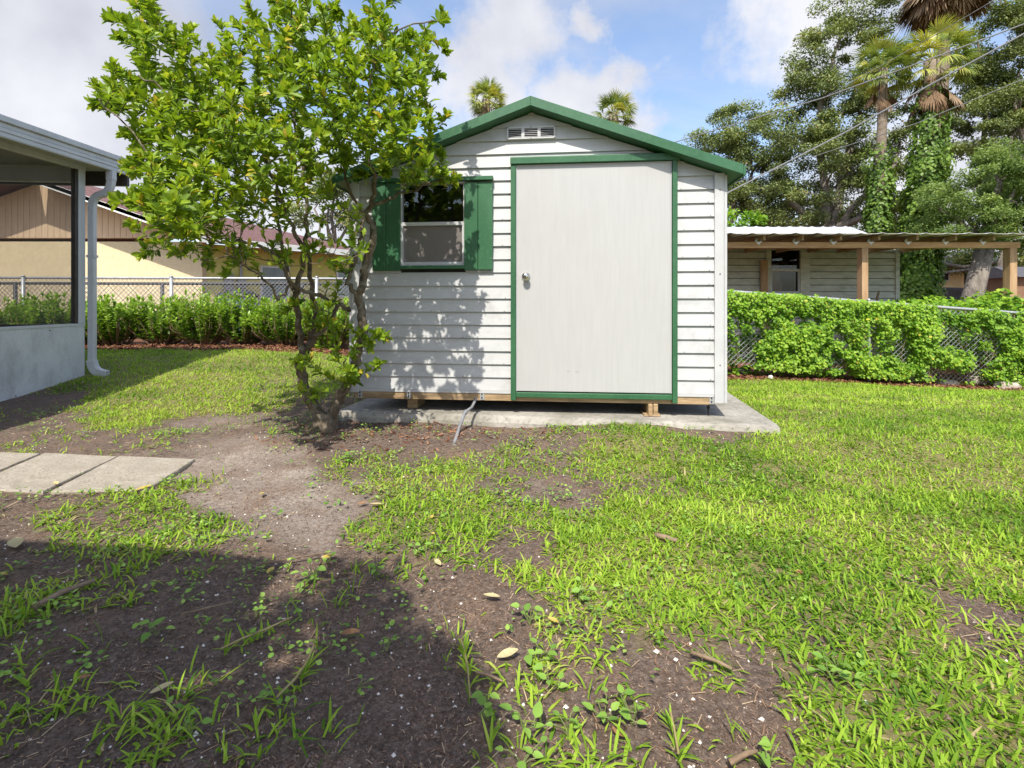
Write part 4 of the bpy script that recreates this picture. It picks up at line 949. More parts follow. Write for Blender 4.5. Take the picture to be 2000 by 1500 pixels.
# ------------------------------------------------------------------ the multi-stemmed tree by the shed
def leaf_mesh_variants(name, mat, T, tints):
    out = []
    for t in tints: out.append(np_mesh(name, T[0], T[1], mat, np.full(len(T[0]), t)))
    return out
def build_citrus():
    base = G(633, 846); root = empty('leafy_tree', base, 0, 'bushy multi-stemmed tree with glossy leaves in front of the shed corner', 'tree')
    o = Vector(base)
    def c3(x, y, d): return P(380 + x / 3, 400 + y / 3, d) - o            # limbs traced at three times the photo's scale
    trunk = MB(); nodes = []                                                # nodes: (pos, radius)
    def limb(pts, r0, r1, n=10, sub=4, jit=.012):
        # smooth polyline
        P_ = [Vector(p) for p in pts]; out = []
        for i in range(len(P_) - 1):
            p0 = P_[max(i-1, 0)]; p1 = P_[i]; p2 = P_[i+1]; p3 = P_[min(i+2, len(P_)-1)]
            for k in range(sub):
                t = k / sub
                out.append(.5 * ((2*p1) + (p2-p0)*t + (2*p0-5*p1+4*p2-p3)*t*t + (3*p1-p0-3*p2+p3)*t**3))
        out.append(P_[-1]); m = len(out)
        out = [p + Vector((random.uniform(-jit, jit), random.uniform(-jit, jit), random.uniform(-jit, jit))) * (1 if 0 < i < m-1 else 0) for i, p in enumerate(out)]
        if r0 < .08: r0 *= .70; r1 *= .74
        rr = [r0 + (r1 - r0) * i / (m - 1) for i in range(m)]
        trunk.tube(out, rr, n, jitter=.08)
        for p, r in zip(out, rr): nodes.append((p, r))
        return out
    # stump
    limb([c3(765, 1345, 3.78), c3(762, 1300, 3.78), c3(765, 1250, 3.78), c3(770, 1225, 3.78)], .098, .085, 14, 2, .004)
    # left stem
    limb([c3(755, 1260, 3.78), c3(700, 1195, 3.77), c3(655, 1100, 3.76), c3(628, 1000, 3.75), c3(618, 930, 3.74), c3(655, 855, 3.74)], .058, .046, 12)
    limb([c3(640, 870, 3.74), c3(612, 740, 3.68), c3(602, 640, 3.62), c3(595, 540, 3.56), c3(618, 400, 3.5), c3(640, 300, 3.46), c3(600, 180, 3.4), c3(540, 50, 3.34), c3(470, -120, 3.3), c3(400, -330, 3.25)], .034, .012)
    limb([c3(655, 855, 3.74), c3(690, 760, 3.74), c3(702, 640, 3.74), c3(690, 520, 3.72), c3(672, 380, 3.7), c3(655, 200, 3.68), c3(655, 40, 3.66), c3(640, -150, 3.62), c3(600, -420, 3.6), c3(560, -760, 3.55)], .032, .011)
    limb([c3(655, 850, 3.74), c3(740, 745, 3.66), c3(815, 650, 3.6), c3(850, 590, 3.58)], .026, .018)
    # right stem
    limb([c3(790, 1255, 3.78), c3(850, 1140, 3.76), c3(905, 1020, 3.74), c3(942, 915, 3.72), c3(972, 800, 3.72), c3(990, 690, 3.73), c3(958, 560, 3.74), c3(985, 440, 3.74), c3(1000, 330, 3.72), c3(1042, 220, 3.7), c3(1035, 110, 3.68), c3(1000, 45, 3.66)], .056, .030, 12)
    limb([c3(1000, 50, 3.66), c3(1050, -40, 3.6), c3(1050, -160, 3.54), c3(1010, -350, 3.46), c3(1020, -600, 3.4), c3(1050, -850, 3.35)], .026, .010)
    limb([c3(1000, 40, 3.66), c3(1100, -20, 3.58), c3(1230, -70, 3.5), c3(1340, -110, 3.42), c3(1450, -160, 3.36)], .018, .007)
    limb([c3(962, 545, 3.74), c3(900, 450, 3.72), c3(935, 340, 3.7), c3(960, 270, 3.66), c3(978, 150, 3.62), c3(985, 60, 3.58), c3(930, -40, 3.5), c3(880, -200, 3.4), c3(830, -420, 3.3), c3(800, -700, 3.2)], .026, .009)
    # long diagonal limb to the left
    limb([c3(905, 620, 3.72), c3(860, 590, 3.66), c3(760, 548, 3.58), c3(640, 505, 3.5), c3(565, 440, 3.42), c3(490, 330, 3.34), c3(420, 260, 3.26), c3(300, 215, 3.18), c3(150, 225, 3.1), c3(30, 150, 3.0)], .024, .009)
    limb([c3(490, 560, 3.4), c3(400, 430, 3.3), c3(300, 360, 3.22), c3(215, 290, 3.15), c3(120, 180, 3.08), c3(-80, 60, 2.98)], .012, .006)
    limb([c3(490, 560, 3.4), c3(560, 470, 3.43)], .012, .012)
    limb([c3(600, 560, 3.56), c3(520, 330, 3.7), c3(480, 100, 3.85), c3(380, -150, 3.95), c3(250, -400, 4.0), c3(60, -600, 4.05)], .022, .008)
    limb([c3(470, -120, 3.3), c3(300, -300, 3.15), c3(120, -480, 3.05), c3(-120, -640, 2.95), c3(-330, -760, 2.9)], .012, .006)
    limb([c3(380, -150, 3.9), c3(150, -600, 3.7), c3(-50, -850, 3.6), c3(-280, -1080, 3.5)], .011, .006)
    limb([c3(30, 150, 3.0), c3(-100, -50, 2.95), c3(-300, -350, 2.95), c3(-560, -620, 2.95)], .010, .005)
    limb([c3(560, -760, 3.55), c3(560, -1000, 3.45), c3(600, -1250, 3.4)], .011, .006)
    limb([c3(1050, -850, 3.35), c3(1150, -1000, 3.3), c3(1400, -1080, 3.3)], .010, .005)
    # crown outline of shoot tips
    outline = np.array([(190,205),(182,170),(215,130),(255,150),(235,80),(222,35),(245,-30),(285,-60),(300,30),(370,62),(350,105),(425,50),(462,50),(480,75),(490,20),(540,-50),(605,-60),(625,25),(662,12),(715,0),(765,5),(800,70),(860,35),(868,95),(852,150),(872,235),(860,300),(893,345),(860,360),(795,350),(745,330),(705,345),(670,330),(640,370),(590,385),(545,420),(470,425),(415,455),(350,490),(300,470),(272,500),(262,440),(232,395),(248,330),(240,260),(225,215)], float)
    def inside(x, y):
        c = np.zeros(len(x), bool); j = len(outline) - 1
        for i in range(len(outline)):
            xi, yi = outline[i]; xj, yj = outline[j]
            c ^= ((yi > y) != (yj > y)) & (x < (xj - xi) * (y - yi) / (yj - yi + 1e-9) + xi); j = i
        return c
    full = outline.copy(); cen0 = np.array([540., 230.]); outline = outline + unit(cen0 - outline) * 20
    qx = rng.uniform(170, 910, 6500); qy = rng.uniform(-60, 505, 6500); k = inside(qx, qy); qx, qy = qx[k], qy[k]
    seg = np.roll(outline, -1, 0) - outline
    def edge_dist(x, y):
        ap = np.stack([x, y], 1)[:, None] - outline[None]; t = np.clip((ap * seg[None]).sum(-1) / (seg**2).sum(-1)[None], 0, 1)
        return np.linalg.norm(ap - t[..., None] * seg[None], axis=-1).min(1)
    ed = edge_dist(qx, qy); half = np.sqrt(np.clip(1 - (1 - np.clip(ed / 230, 0, 1))**2, 0, 1)) * .85 + .08
    cen = 3.45 - .15 * sstep((qy - 100) / 300) - .10 * sstep((500 - qx) / 300) - .38 * sstep((qy - 250) / 180) * sstep((620 - qx) / 260)
    dd = cen + half * rng.uniform(-1, 1, len(qx)) ** 1.0
    lim = np.where(qx > 640, 3.80, 4.6); dd = np.minimum(dd, lim - rng.uniform(0, .3, len(qx)))
    tips = np.stack([(qx - 1000) / 1000 * dd, dd, HC - (qy - 595) / 1000 * dd], 1) - np.array(o)
    # thin to a minimum spacing
    keep = []
    for i in range(len(tips)):
        if all(np.dot(tips[i] - tips[j], tips[i] - tips[j]) > .112**2 for j in keep): keep.append(i)
    tips = tips[keep]
    gap = fbm(tips[:, 0] * 4.6 + tips[:, 1] * 2.1, tips[:, 2] * 4.6 - tips[:, 1] * 2.3, 65, 2) / .75; tips = tips[gap > .23]
    lowq = []
    spur = []
    for (vx, vy) in full:
        for _ in range(2):
            spur.append(tuple(P(vx + random.uniform(-9, 9), vy + random.uniform(-9, 9), (3.4 if vx > 640 else random.uniform(3.0, 3.7))) - o))
    tips = np.concatenate([tips, np.array(spur)])
    for _ in range(150):
        lowq.append(tuple(P(random.uniform(330, 720), random.uniform(395, 520), random.uniform(2.9, 3.75)) - o))
    low0 = len(tips); tips = np.concatenate([tips, np.array(lowq)]); n_low = len(lowq)
    extra = [(575, 590, 3.55), (600, 612, 3.5), (560, 610, 3.5), (655, 580, 3.55), (640, 560, 3.6), (625, 640, 3.6), (700, 655, 3.6), (745, 650, 3.55), (722, 680, 3.6), (758, 662, 3.62), (738, 715, 3.6), (690, 690, 3.55), (650, 668, 3.5), (660, 640, 3.5), (585, 715, 3.6), (600, 700, 3.5), (640, 735, 3.55), (670, 745, 3.6), (655, 700, 3.5), (705, 730, 3.6), (632, 765, 3.6), (680, 720, 3.5),
             (690, 470, 3.7), (615, 480, 3.4), (560, 500, 3.45), (530, 480, 3.4), (660, 520, 3.6), (410, 520, 3.2), (470, 480, 3.3), (455, 520, 3.3), (500, 520, 3.4), (590, 760, 3.7)]
    extra = extra + [(x + random.uniform(-22, 22), y + random.uniform(-20, 20), d + random.uniform(-.12, .06)) for (x, y, d) in extra]
    ext = np.array([tuple(P(*e) - o) for e in extra]); tips = np.concatenate([tips, ext])
    npos = np.array([tuple(p) for p, r in nodes]); nrad = np.array([r for p, r in nodes])
    order = np.argsort([np.min(np.sum((npos - t)**2, 1)) for t in tips])
    twigs = MB(); LP, LA, LN, LL, LW, LT = [], [], [], [], [], []
    crown_c = np.array(P(520, 230, 3.5) - o)
    for ti in order:
        t = tips[ti]; isx = ti >= len(tips) - len(ext); isl = low0 <= ti < low0 + n_low
        dv = t - npos; dist = np.linalg.norm(dv, axis=1)
        up = dv[:, 2] / np.maximum(dist, 1e-6)
        cost = dist * (1.25 - .35 * up) + np.where(nrad > .05, .4, 0)
        j = int(np.argmin(cost)); a = npos[j]; d = dist[j]
        mid = a * .45 + t * .55 + np.array([0, 0, -.10 * d]) + rng.normal(size=3) * .04 * d
        pts = [a * (1-s)**2 + 2 * mid * s * (1-s) + t * s * s for s in np.linspace(0, 1, max(4, int(d / .09) + 2))]
        r0 = min(nrad[j] * .75, .0045 + .012 * d); rr = list(np.linspace(r0, .0026, len(pts)))
        twigs.tube([Vector(p) for p in pts], rr, 5, cap=False)
        npos = np.concatenate([npos, np.array(pts[1:])]); nrad = np.concatenate([nrad, rr[1:]])
        # leaves: whorl at the tip and along the last stretch
        tdir = pts[-1] - pts[-2]; tdir = tdir / np.linalg.norm(tdir) + np.array([0, -.25, .65]); tdir /= np.linalg.norm(tdir)
        nl = int(rng.integers(0, 9)) if isl else int(rng.integers(25, 38)) if not isx else int(rng.integers(16, 26))
        Ls = min(d * .8, .26)
        if nl == 0: continue
        s = rng.uniform(0, 1, nl) ** 1.8 * Ls
        back = (pts[-1] - pts[max(0, len(pts) - 3)]); back /= max(np.linalg.norm(back), 1e-6)
        pos = t[None] - back[None] * s[:, None] + rng.normal(size=(nl, 3)) * .004
        ang = rng.uniform(0, 2*np.pi) + np.arange(nl) * 2.4
        e1 = np.cross(tdir, [0.3, .2, 1.0]); e1 /= np.linalg.norm(e1); e2 = np.cross(tdir, e1)
        rad = np.cos(ang)[:, None] * e1 + np.sin(ang)[:, None] * e2
        open_ = np.clip(.35 + s / Ls * 1.0 + rng.normal(size=nl) * .22, .1, 1.5)[:, None]
        ax = unit(tdir[None] * np.cos(open_) + rad * np.sin(open_) + np.array([0, 0, -.18]) * open_)
        nr = unit(tdir[None] * np.sin(open_) - rad * np.cos(open_) + rng.normal(size=(nl, 3)) * .18)
        ln = (.036 + .056 * rng.random(nl)) * (1 - .35 * np.exp(-s / .02)) * (1.0 if not isx else .95)
        LP.append(pos); LA.append(ax); LN.append(nr); LL.append(ln); LW.append(ln * rng.uniform(.33, .47, nl))
        tn = np.clip(.80 - .5 * s / Ls + rng.normal(size=nl) * .16, 0, .93); tn[rng.random(nl) < .022] = 1
        LT.append(tn)
    trunk.build('trunk', M['bark'], root, True)
    tag(twigs.build('branches', M['bark'], root, True), kind='stuff')
    pos, ax, nr, ln, wd, tn = (np.concatenate(q) for q in (LP, LA, LN, LL, LW, LT))
    # keep leaves out of the shed
    wp = pos + np.array(o); dep = (wp[:, 0] - S_L.x) * S_V.x + (wp[:, 1] - S_L.y) * S_V.y; al = (wp[:, 0] - S_L.x) * S_U.x + (wp[:, 1] - S_L.y) * S_U.y
    ok = ~((dep > -.28) & (al > -.25) & (wp[:, 2] < 2.75)); pos, ax, nr, ln, wd, tn = (q[ok] for q in (pos, ax, nr, ln, wd, tn))
    wp = wp[ok]
    dist = np.linalg.norm(wp - np.array([0, 0, HC]), axis=1); idx = np.argsort(dist / ln); pick = idx[:300]; rest = np.ones(len(pos), bool); rest[pick] = False
    f = leaf_cloud('foliage', pos[rest], ax[rest], nr[rest], ln[rest], wd[rest], tn[rest], T_LEAF, M['citrus'], root); tag(f, kind='stuff')
    tv = [.15, .3, .45, .6, .75, .9, 1.0]; meshes = leaf_mesh_variants('leaf', M['citrus'], T_LEAF, tv)
    A = unit(ax); S_ = unit(np.cross(A, nr)); N_ = np.cross(S_, A)
    for i in pick:
        m = meshes[int(np.argmin([abs(tn[i] - t) for t in tv]))]; ob = bpy.data.objects.new('leaf', m); COL.objects.link(ob); ob.parent = root
        mat = Matrix(((S_[i,0]*wd[i], A[i,0]*ln[i], N_[i,0]*ln[i], pos[i,0]), (S_[i,1]*wd[i], A[i,1]*ln[i], N_[i,1]*ln[i], pos[i,1]), (S_[i,2]*wd[i], A[i,2]*ln[i], N_[i,2]*ln[i], pos[i,2]), (0,0,0,1)))
        ob.matrix_local = mat
    return len(pos)
nleaf = build_citrus(); print('tree leaves', nleaf)

# ------------------------------------------------------------------ hedge shrubs on the left
def shrub(x, y, w, h, label, n_shoots=80):
    z = float(zg(x, y)); root = empty('hedge_shrub', (x, y, z), 0, label, 'shrub', 'leafy shrubs in front of the left fence')
    st = MB(); LP, LA, LN, LL, LT = [], [], [], [], []
    for i in range(n_shoots):
        a = random.uniform(0, 2*math.pi); r = math.sqrt(random.random()); hx, hy = math.cos(a) * r * w / 2, math.sin(a) * r * w * .42
        hh = h * (1 - .25 * r * r) * random.uniform(.62, 1.08)
        b = Vector((hx * .35, hy * .35, 0)); t = Vector((hx, hy, hh)); m = b.lerp(t, .5) + Vector((hx * .25, hy * .25, 0))
        st.tube([b, m, t], [.008, .006, .003], 4, cap=False)
        k = 58; s = rng.uniform(.06, 1.0, k) ** .8
        p = np.array(b)[None] * ((1-s)**2)[:, None] + np.array(m)[None] * (2*s*(1-s))[:, None] + np.array(t)[None] * (s*s)[:, None]
        td = unit(np.array(t - m))
        ang = np.arange(k) * 2.4; rad = np.stack([np.cos(ang), np.sin(ang), np.zeros(k)], 1)
        op = np.clip(1.15 - .7 * (s > .93) + rng.normal(size=k) * .25, .2, 1.6)[:, None]
        ax = unit(td[None] * np.cos(op) + rad * np.sin(op)); nr = unit(td[None] * np.sin(op) - rad * np.cos(op) + rng.normal(size=(k, 3)) * .2)
        LP.append(p); LA.append(ax); LN.append(nr); LL.append(rng.uniform(.06, .098, k)); LT.append(np.clip(.28 + .6 * s + rng.normal(size=k) * .17, 0, 1))
    st.build('stem', M['twig'], root)
    L_ = np.concatenate(LL)
    f = leaf_cloud('foliage', np.concatenate(LP), np.concatenate(LA), np.concatenate(LN), L_, L_ * .46, np.concatenate(LT), T_DIAMOND, M['hedge'], root)
    tag(f, kind='stuff')
hl = ['hedge shrub at the far left seen through the porch screen', 'second hedge shrub seen through the porch screen', 'hedge shrub just right of the porch downspout', 'second hedge shrub to the right of the downspout',
      'hedge shrub below the steel fence post', 'hedge shrub in front of the blue bin', 'hedge shrub behind the low branches of the tree', 'last hedge shrub beside the garden shed', 'hedge shrub hidden behind the porch corner post']
for (px, top, w, lab) in ((20, 585, 1.25, hl[0]), (110, 572, 1.2, hl[1]), (178, 590, .8, hl[8]), (228, 578, 1.0, hl[2]), (318, 580, 1.15, hl[3]), (400, 572, 1.1, hl[4]), (478, 576, 1.15, hl[5]), (560, 580, 1.15, hl[6]), (648, 582, 1.2, hl[7])):
    y = 8.75 + random.uniform(-.1, .1); x = (px - 1000) / 1000 * y
    shrub(x, y, w * 1.12, P(0, top, y).z - float(zg(x, y)), lab)

# ------------------------------------------------------------------ vine on the right fence and the tangle behind it
def build_vine():
    y = 8.4; rail = lambda x: 1.177 - (x - 3.47) * .0752
    n = 92000; x = rng.uniform(1.4, 11.5, n); t = rng.uniform(-.02, 1.03, n)
    h = .5 * fbm(x * 2.1, t * 2.8, 70, 4) + .5 * fbm(x * 6.5, t * 8, 72, 3); thr = .345 + .05 * sstep((x - 5.6) / 1.2) - .2 * sstep((t - .7) / .2) * sstep((.96 - t) / .06) + np.where(fbm(x * 1.4, x * 0, 74, 2) > .36, -.06, .12) * (t > .955) + .16 * sstep((.11 - np.abs(x - 5.82)) / .06) * (t > .2); k = rng.random(n) < sstep((h - thr) / .11); x, t, h = x[k], t[k], h[k]; n = len(x)
    z = rail(x) - 1.2 + t * 1.165 + np.where(t > .9, rng.uniform(0, .07, n) * (fbm(x * 4, x * 0, 75) - .3).clip(0, 1) * 2, 0)
    side = rng.random(n) < .72
    bulge = .03 + .85 * np.clip(h - .33, 0, .3) + .05 * np.sin(np.clip(t, 0, 1) * 3.1)
    yy = y + np.where(side, -1, 1) * rng.uniform(.0, 1, n) * bulge - .02
    nr = unit(np.stack([rng.normal(size=n) * .5, np.where(side, -1, .6) + rng.normal(size=n) * .3, .7 + rng.normal(size=n) * .4], 1))
    ax = unit(np.cross(nr, rvec(n)) + np.array([0, -.2, -.4]))
    L = rng.uniform(.024, .056, n)
    root = empty('fence_vine', (5.5, y - .1, float(zg(5.5, y))), 0, 'bright green vine blanketing the right chain-link fence', 'vine')
    o = np.array(root.location)
    f = leaf_cloud('foliage', np.stack([x, yy, z], 1) - o, ax, nr, L, L * rng.uniform(.65, .95, n), np.where(rng.random(n) < .012, 1, np.clip(.42 + 2.2 * (h - .46) + rng.normal(size=n) * .24, 0, .88)), T_ROUND, M['vine'], root); tag(f, kind='stuff')
    st = MB()
    for i in range(46):
        a = random.uniform(1.4, 9.5); p = [Vector((a, y - .03, rail(a) - 1.22))]
        for j in range(6): p.append(p[-1] + Vector((random.uniform(-.14, .14), random.uniform(-.015, .015), .2)))
        st.tube([q - Vector(o) for q in p], .004, 4, cap=False)
    st.build('stem', M['twig'], root)
    # sprawling ground cover beyond the fence
    n = 80000; x = 1.5 + 18.5 * rng.random(n) ** 1.3; yy = 8.56 + 8.4 * rng.random(n) ** 1.6; top = -.45 + 1.5 * (1 - sstep((yy - 10.2) / 3.4)) * sstep((x - 5.5) / 2.5) * (.6 + .45 * fbm(x * 1.2, yy * 1.2, 31)) + .22 * fbm(x * 2, yy * 2, 33) + .15 + .62 * sstep((9.25 - yy) / .5) * sstep((6.5 - x) / 1.5)
    k = ~((x < .735 * yy) & (yy > 9.0)); x, yy, top = x[k], yy[k], top[k]; n = len(x)
    z = top - rng.uniform(0, 1, n) ** 2 * np.where(yy < 9.3, .95, .3)
    nr = unit(np.stack([rng.normal(size=n) * .5, -.5 + rng.normal(size=n) * .4, np.ones(n)], 1)); ax = unit(np.cross(nr, rvec(n)))
    L = rng.uniform(.06, .11, n)
    g = leaf_cloud('vine_ground_cover', np.stack([x, yy, z], 1), ax, nr, L, L * .85, np.clip(.42 + rng.normal(size=n) * .22, 0, 1), T_DIAMOND, M['vine']); tag(g, 'green tangle of ground cover beyond the right fence', 'ground cover', kind='stuff')
    n = 5000; x = rng.uniform(8.5, 20, n); yy = rng.uniform(10.5, 18, n); L = rng.uniform(.3, .75, n)
    ax = unit(rng.normal(size=(n, 3)) * .35 + np.array([0, 0, 1])); g = leaf_cloud('tall_grass', np.stack([x, yy, np.full(n, -.3)], 1), ax, rvec(n), L, L * .03, rng.uniform(.2, .9, n), T_DIAMOND, M['weed'])
    tag(g, 'tall grass growing beyond the right fence', 'grass', kind='stuff')
build_vine()

# ------------------------------------------------------------------ background trees and palms
def branchy_tree(name, label, base, crown, trunk_r, leaf_n, leaf_size, mat, bark, n_clumps, group=None, lean=None, seed=1, clump_r=.7, T=T_DIAMOND, fill=1.0):
    """crown: list of ellipsoids (centre, radii) ; limbs reach into clumps spread through them"""
    rs = np.random.default_rng(seed); base = Vector(base); base.z = float(zg(base.x, base.y)) - .05 if base.y > 0 else base.z; root = empty(name, base, 0, label, 'tree', group); b = np.array(base)
    vol = np.array([r[0] * r[1] * r[2] for c, r in crown]); vol = vol / vol.sum()
    cl = []
    for (c, r), v in zip(crown, vol):
        for _ in range(max(3, int(n_clumps * v))):
            u = rs.normal(size=3); u /= np.linalg.norm(u); u *= rs.uniform(.35, 1.0) ** .5
            cl.append(np.array(c) + u * np.array(r) - b)
    cl = np.array(cl); mid = cl.mean(0); tr = MB(); nodes = []
    fork = np.array([mid[0] * .35, mid[1] * .35, min(mid[2] * .45, cl[:, 2].min() * .9 + .3)]) if lean is None else np.array(lean)
    pts = [np.zeros(3), fork * .5 + rs.normal(size=3) * .08, fork]
    tr.tube([Vector(p) for p in pts], [trunk_r * 1.25, trunk_r * .95, trunk_r * .8], 12, jitter=.06)
    limbs = 7; nodes = [(fork, trunk_r * .7)]
    far = cl[np.argsort(-np.linalg.norm(cl - fork, axis=1))][::max(1, len(cl) // limbs)][:limbs]
    def grow(a, t, r0, r1, k):
        m = a * .5 + t * .5 + np.array([0, 0, .12 * np.linalg.norm(t - a)]) + rs.normal(size=3) * .08 * np.linalg.norm(t - a)
        pp = [a * (1-s)**2 + 2*m*s*(1-s) + t*s*s for s in np.linspace(0, 1, k)]
        pp = [p + (rs.normal(size=3) * .03 * np.linalg.norm(t - a) if 0 < i < k-1 else 0) for i, p in enumerate(pp)]
        rr = np.linspace(r0, r1, k); tr.tube([Vector(p) for p in pp], list(rr), 6, cap=False)
        for p, r in zip(pp[1:], rr[1:]): nodes.append((p, r))
    for t in far: grow(fork, fork + (t - fork) * .85, trunk_r * .55, trunk_r * .14, 7)
    for t in cl[np.argsort(np.linalg.norm(cl - fork, axis=1))]:
        npz = np.array([n for n, r in nodes]); j = int(np.argmin(np.linalg.norm(npz - t, axis=1))); grow(npz[j], t, min(nodes[j][1] * .7, trunk_r * .16), trunk_r * .03, 4)
    tr.build('trunk', M[bark], root, True)
    n = leaf_n; ci = rs.integers(0, len(cl), n); u = rs.normal(size=(n, 3)); u /= np.linalg.norm(u, axis=1, keepdims=True); u *= (rs.random(n) ** .45)[:, None]
    pos = cl[ci] + u * np.array([clump_r, clump_r, clump_r * .62]) * rs.uniform(.6, 1.25, (len(cl), 1))[ci]
    nr = unit(np.stack([rs.normal(size=n), rs.normal(size=n) - .4, rs.normal(size=n) + .9], 1)); ax = unit(np.cross(nr, rs.normal(size=(n, 3))))
    L = rs.uniform(.7, 1.3, n) * leaf_size; ctint = rs.normal(size=len(cl)) * .12
    tint = np.clip(.42 + ctint[ci] + .12 * u[:, 2] + rs.normal(size=n) * .17, 0, 1)
    cr = leaf_cloud('crown', pos, ax, nr, L, L * .6, tint, T, M[mat], root); tag(cr, kind='stuff')
    return root
def E(px, py, d, rx, ry, rz): c = P(px, py, d); return (tuple(c), (rx * d / 1000, ry, rz * d / 1000))
branchy_tree('oak_tree', 'fine-leaved oak rising just right of the shed roof', P(1400, 610, 27), [E(1405, 290, 27, 55, 1.5, 70), E(1440, 250, 27, 60, 1.5, 55), E(1400, 385, 27, 60, 1.5, 55), E(1470, 350, 27, 60, 1.5, 80)], .28, 42000, .11, 'oakleaf', 'oakbark', 120, 'oaks behind the lean-to', seed=3, clump_r=.62)
branchy_tree('oak_tree', 'large dark oak with open crown left of the palms', P(1600, 620, 25), [E(1560, 230, 25, 75, 2, 95), E(1640, 120, 25, 95, 2, 95), E(1600, 330, 25, 110, 2, 70), E(1690, 270, 25, 80, 2, 110), E(1550, 400, 25, 80, 2, 45), E(1680, 20, 25, 80, 2, 45), E(1700, 400, 25, 80, 2, 60)], .42, 85000, .115, 'oakleaf', 'oakbark', 230, 'oaks behind the lean-to', seed=8, clump_r=.66)
branchy_tree('oak_tree', 'tall sparse oak at the right edge behind the palms', P(1960, 620, 24), [E(1940, 80, 24, 70, 2, 80), E(1970, 200, 24, 75, 2, 80), E(1890, 260, 24, 60, 2, 60), E(2060, 130, 24, 90, 2, 120), E(1990, 330, 24, 70, 1.5, 50)], .34, 95000, .11, 'oakleaf', 'oakbark', 190, 'oaks behind the lean-to', seed=14, clump_r=.66)
branchy_tree('leaning_tree', 'pale leaning tree with broad low green crown at right', P(1874, 674, 17), [E(1900, 385, 17, 95, 1.6, 60), E(1960, 330, 17, 80, 1.5, 60), E(1880, 450, 17, 80, 1.4, 45), E(1985, 440, 17, 75, 1.5, 60), E(2060, 380, 17, 80, 1.5, 90)], .31, 70000, .075, 'lightleaf', 'oakbark', 150, None, lean=tuple(P(1925, 480, 17) - P(1874, 674, 17)), seed=21, clump_r=.46)
branchy_tree('broadleaf_tree', 'small tree seen between the tree stems and the shed', P(640, 600, 26), [E(625, 410, 26, 60, 1.5, 60), E(680, 380, 26, 60, 1.5, 70), E(650, 340, 26, 60, 1.5, 50)], .22, 9000, .14, 'oakleaf', 'oakbark', 40, None, seed=30, clump_r=.6)
branchy_tree('broadleaf_bush', 'bright bush peeking above the outbuilding roof beside the shed', P(1445, 600, 17), [E(1440, 440, 17, 45, .8, 25), E(1400, 450, 17, 45, .8, 22)], .1, 5000, .11, 'vine', 'oakbark', 24, None, seed=33, clump_r=.3)
branchy_tree('background_tree', 'low dark tree mass at the foot of the ivy columns', P(1650, 620, 30), [E(1560, 430, 30, 120, 2, 40), E(1700, 440, 30, 90, 2, 40), E(1960, 500, 30, 90, 2, 40)], .3, 30000, .15, 'oakleaf', 'oakbark', 80, None, seed=35, clump_r=.8)

branchy_tree('shade_tree', 'leafy tree behind the viewpoint whose dappled shade lies on the soil', (-.75, -2.3, 0), [((-1.22, -1.20, 3.2), (.32, .5, .36)), ((-1.12, -1.75, 3.4), (.4, .5, .42))], .06, 3200, .085, 'lightleaf', 'oakbark', 40, None, seed=50, clump_r=.17)

def frond_mesh(name, mat, R_=1.0, spread=2.3, n=30, droop=.5, tint=.5, seed=1, petiole=.7):
    rs = np.random.default_rng(seed); V = []; F = []; Tn = []
    def add(vs, fs, t):
        k = len(V); V.extend(vs); F.extend([tuple(i + k for i in f) for f in fs]); Tn.extend([t] * len(vs))
    w = .025
    add([(-w, 0, 0), (w, 0, 0), (w * .7, petiole, -.05), (-w * .7, petiole, -.05)], [(0, 1, 2), (0, 2, 3)], tint)
    for i in range(n):
        a = (i / (n - 1) - .5) * spread + rs.normal() * .03; L = R_ * (1 - .28 * abs(a / (spread / 2)) ** 2) * rs.uniform(.86, 1.06)
        dx, dy = math.sin(a), math.cos(a); px_, py_ = dy, -dx; ww = .030 * R_
        pts = []
        for s in (0, .35, .7, 1):
            z = -.05 - droop * L * s ** 2.2 + .12 * math.cos(a) * s - abs(a) * .06 * s; hw = ww * (0.35 if s == 0 else 1 if s < .6 else .7 if s < .9 else .05)
            c = (dx * L * s * (1 - .12 * s * droop), petiole + dy * L * s * (1 - .12 * s * droop), z); pts.append(((c[0] - px_ * hw, c[1] - py_ * hw, c[2]), (c[0] + px_ * hw, c[1] + py_ * hw, c[2])))
        vs = [q for p in pts for q in p]
        add(vs, [f for k in range(3) for f in ((2*k, 2*k+1, 2*k+3), (2*k, 2*k+3, 2*k+2))], min(1, max(0, tint + rs.normal() * .12)))
    return np_mesh(name, np.array(V), np.array(F), mat, np.array(Tn))
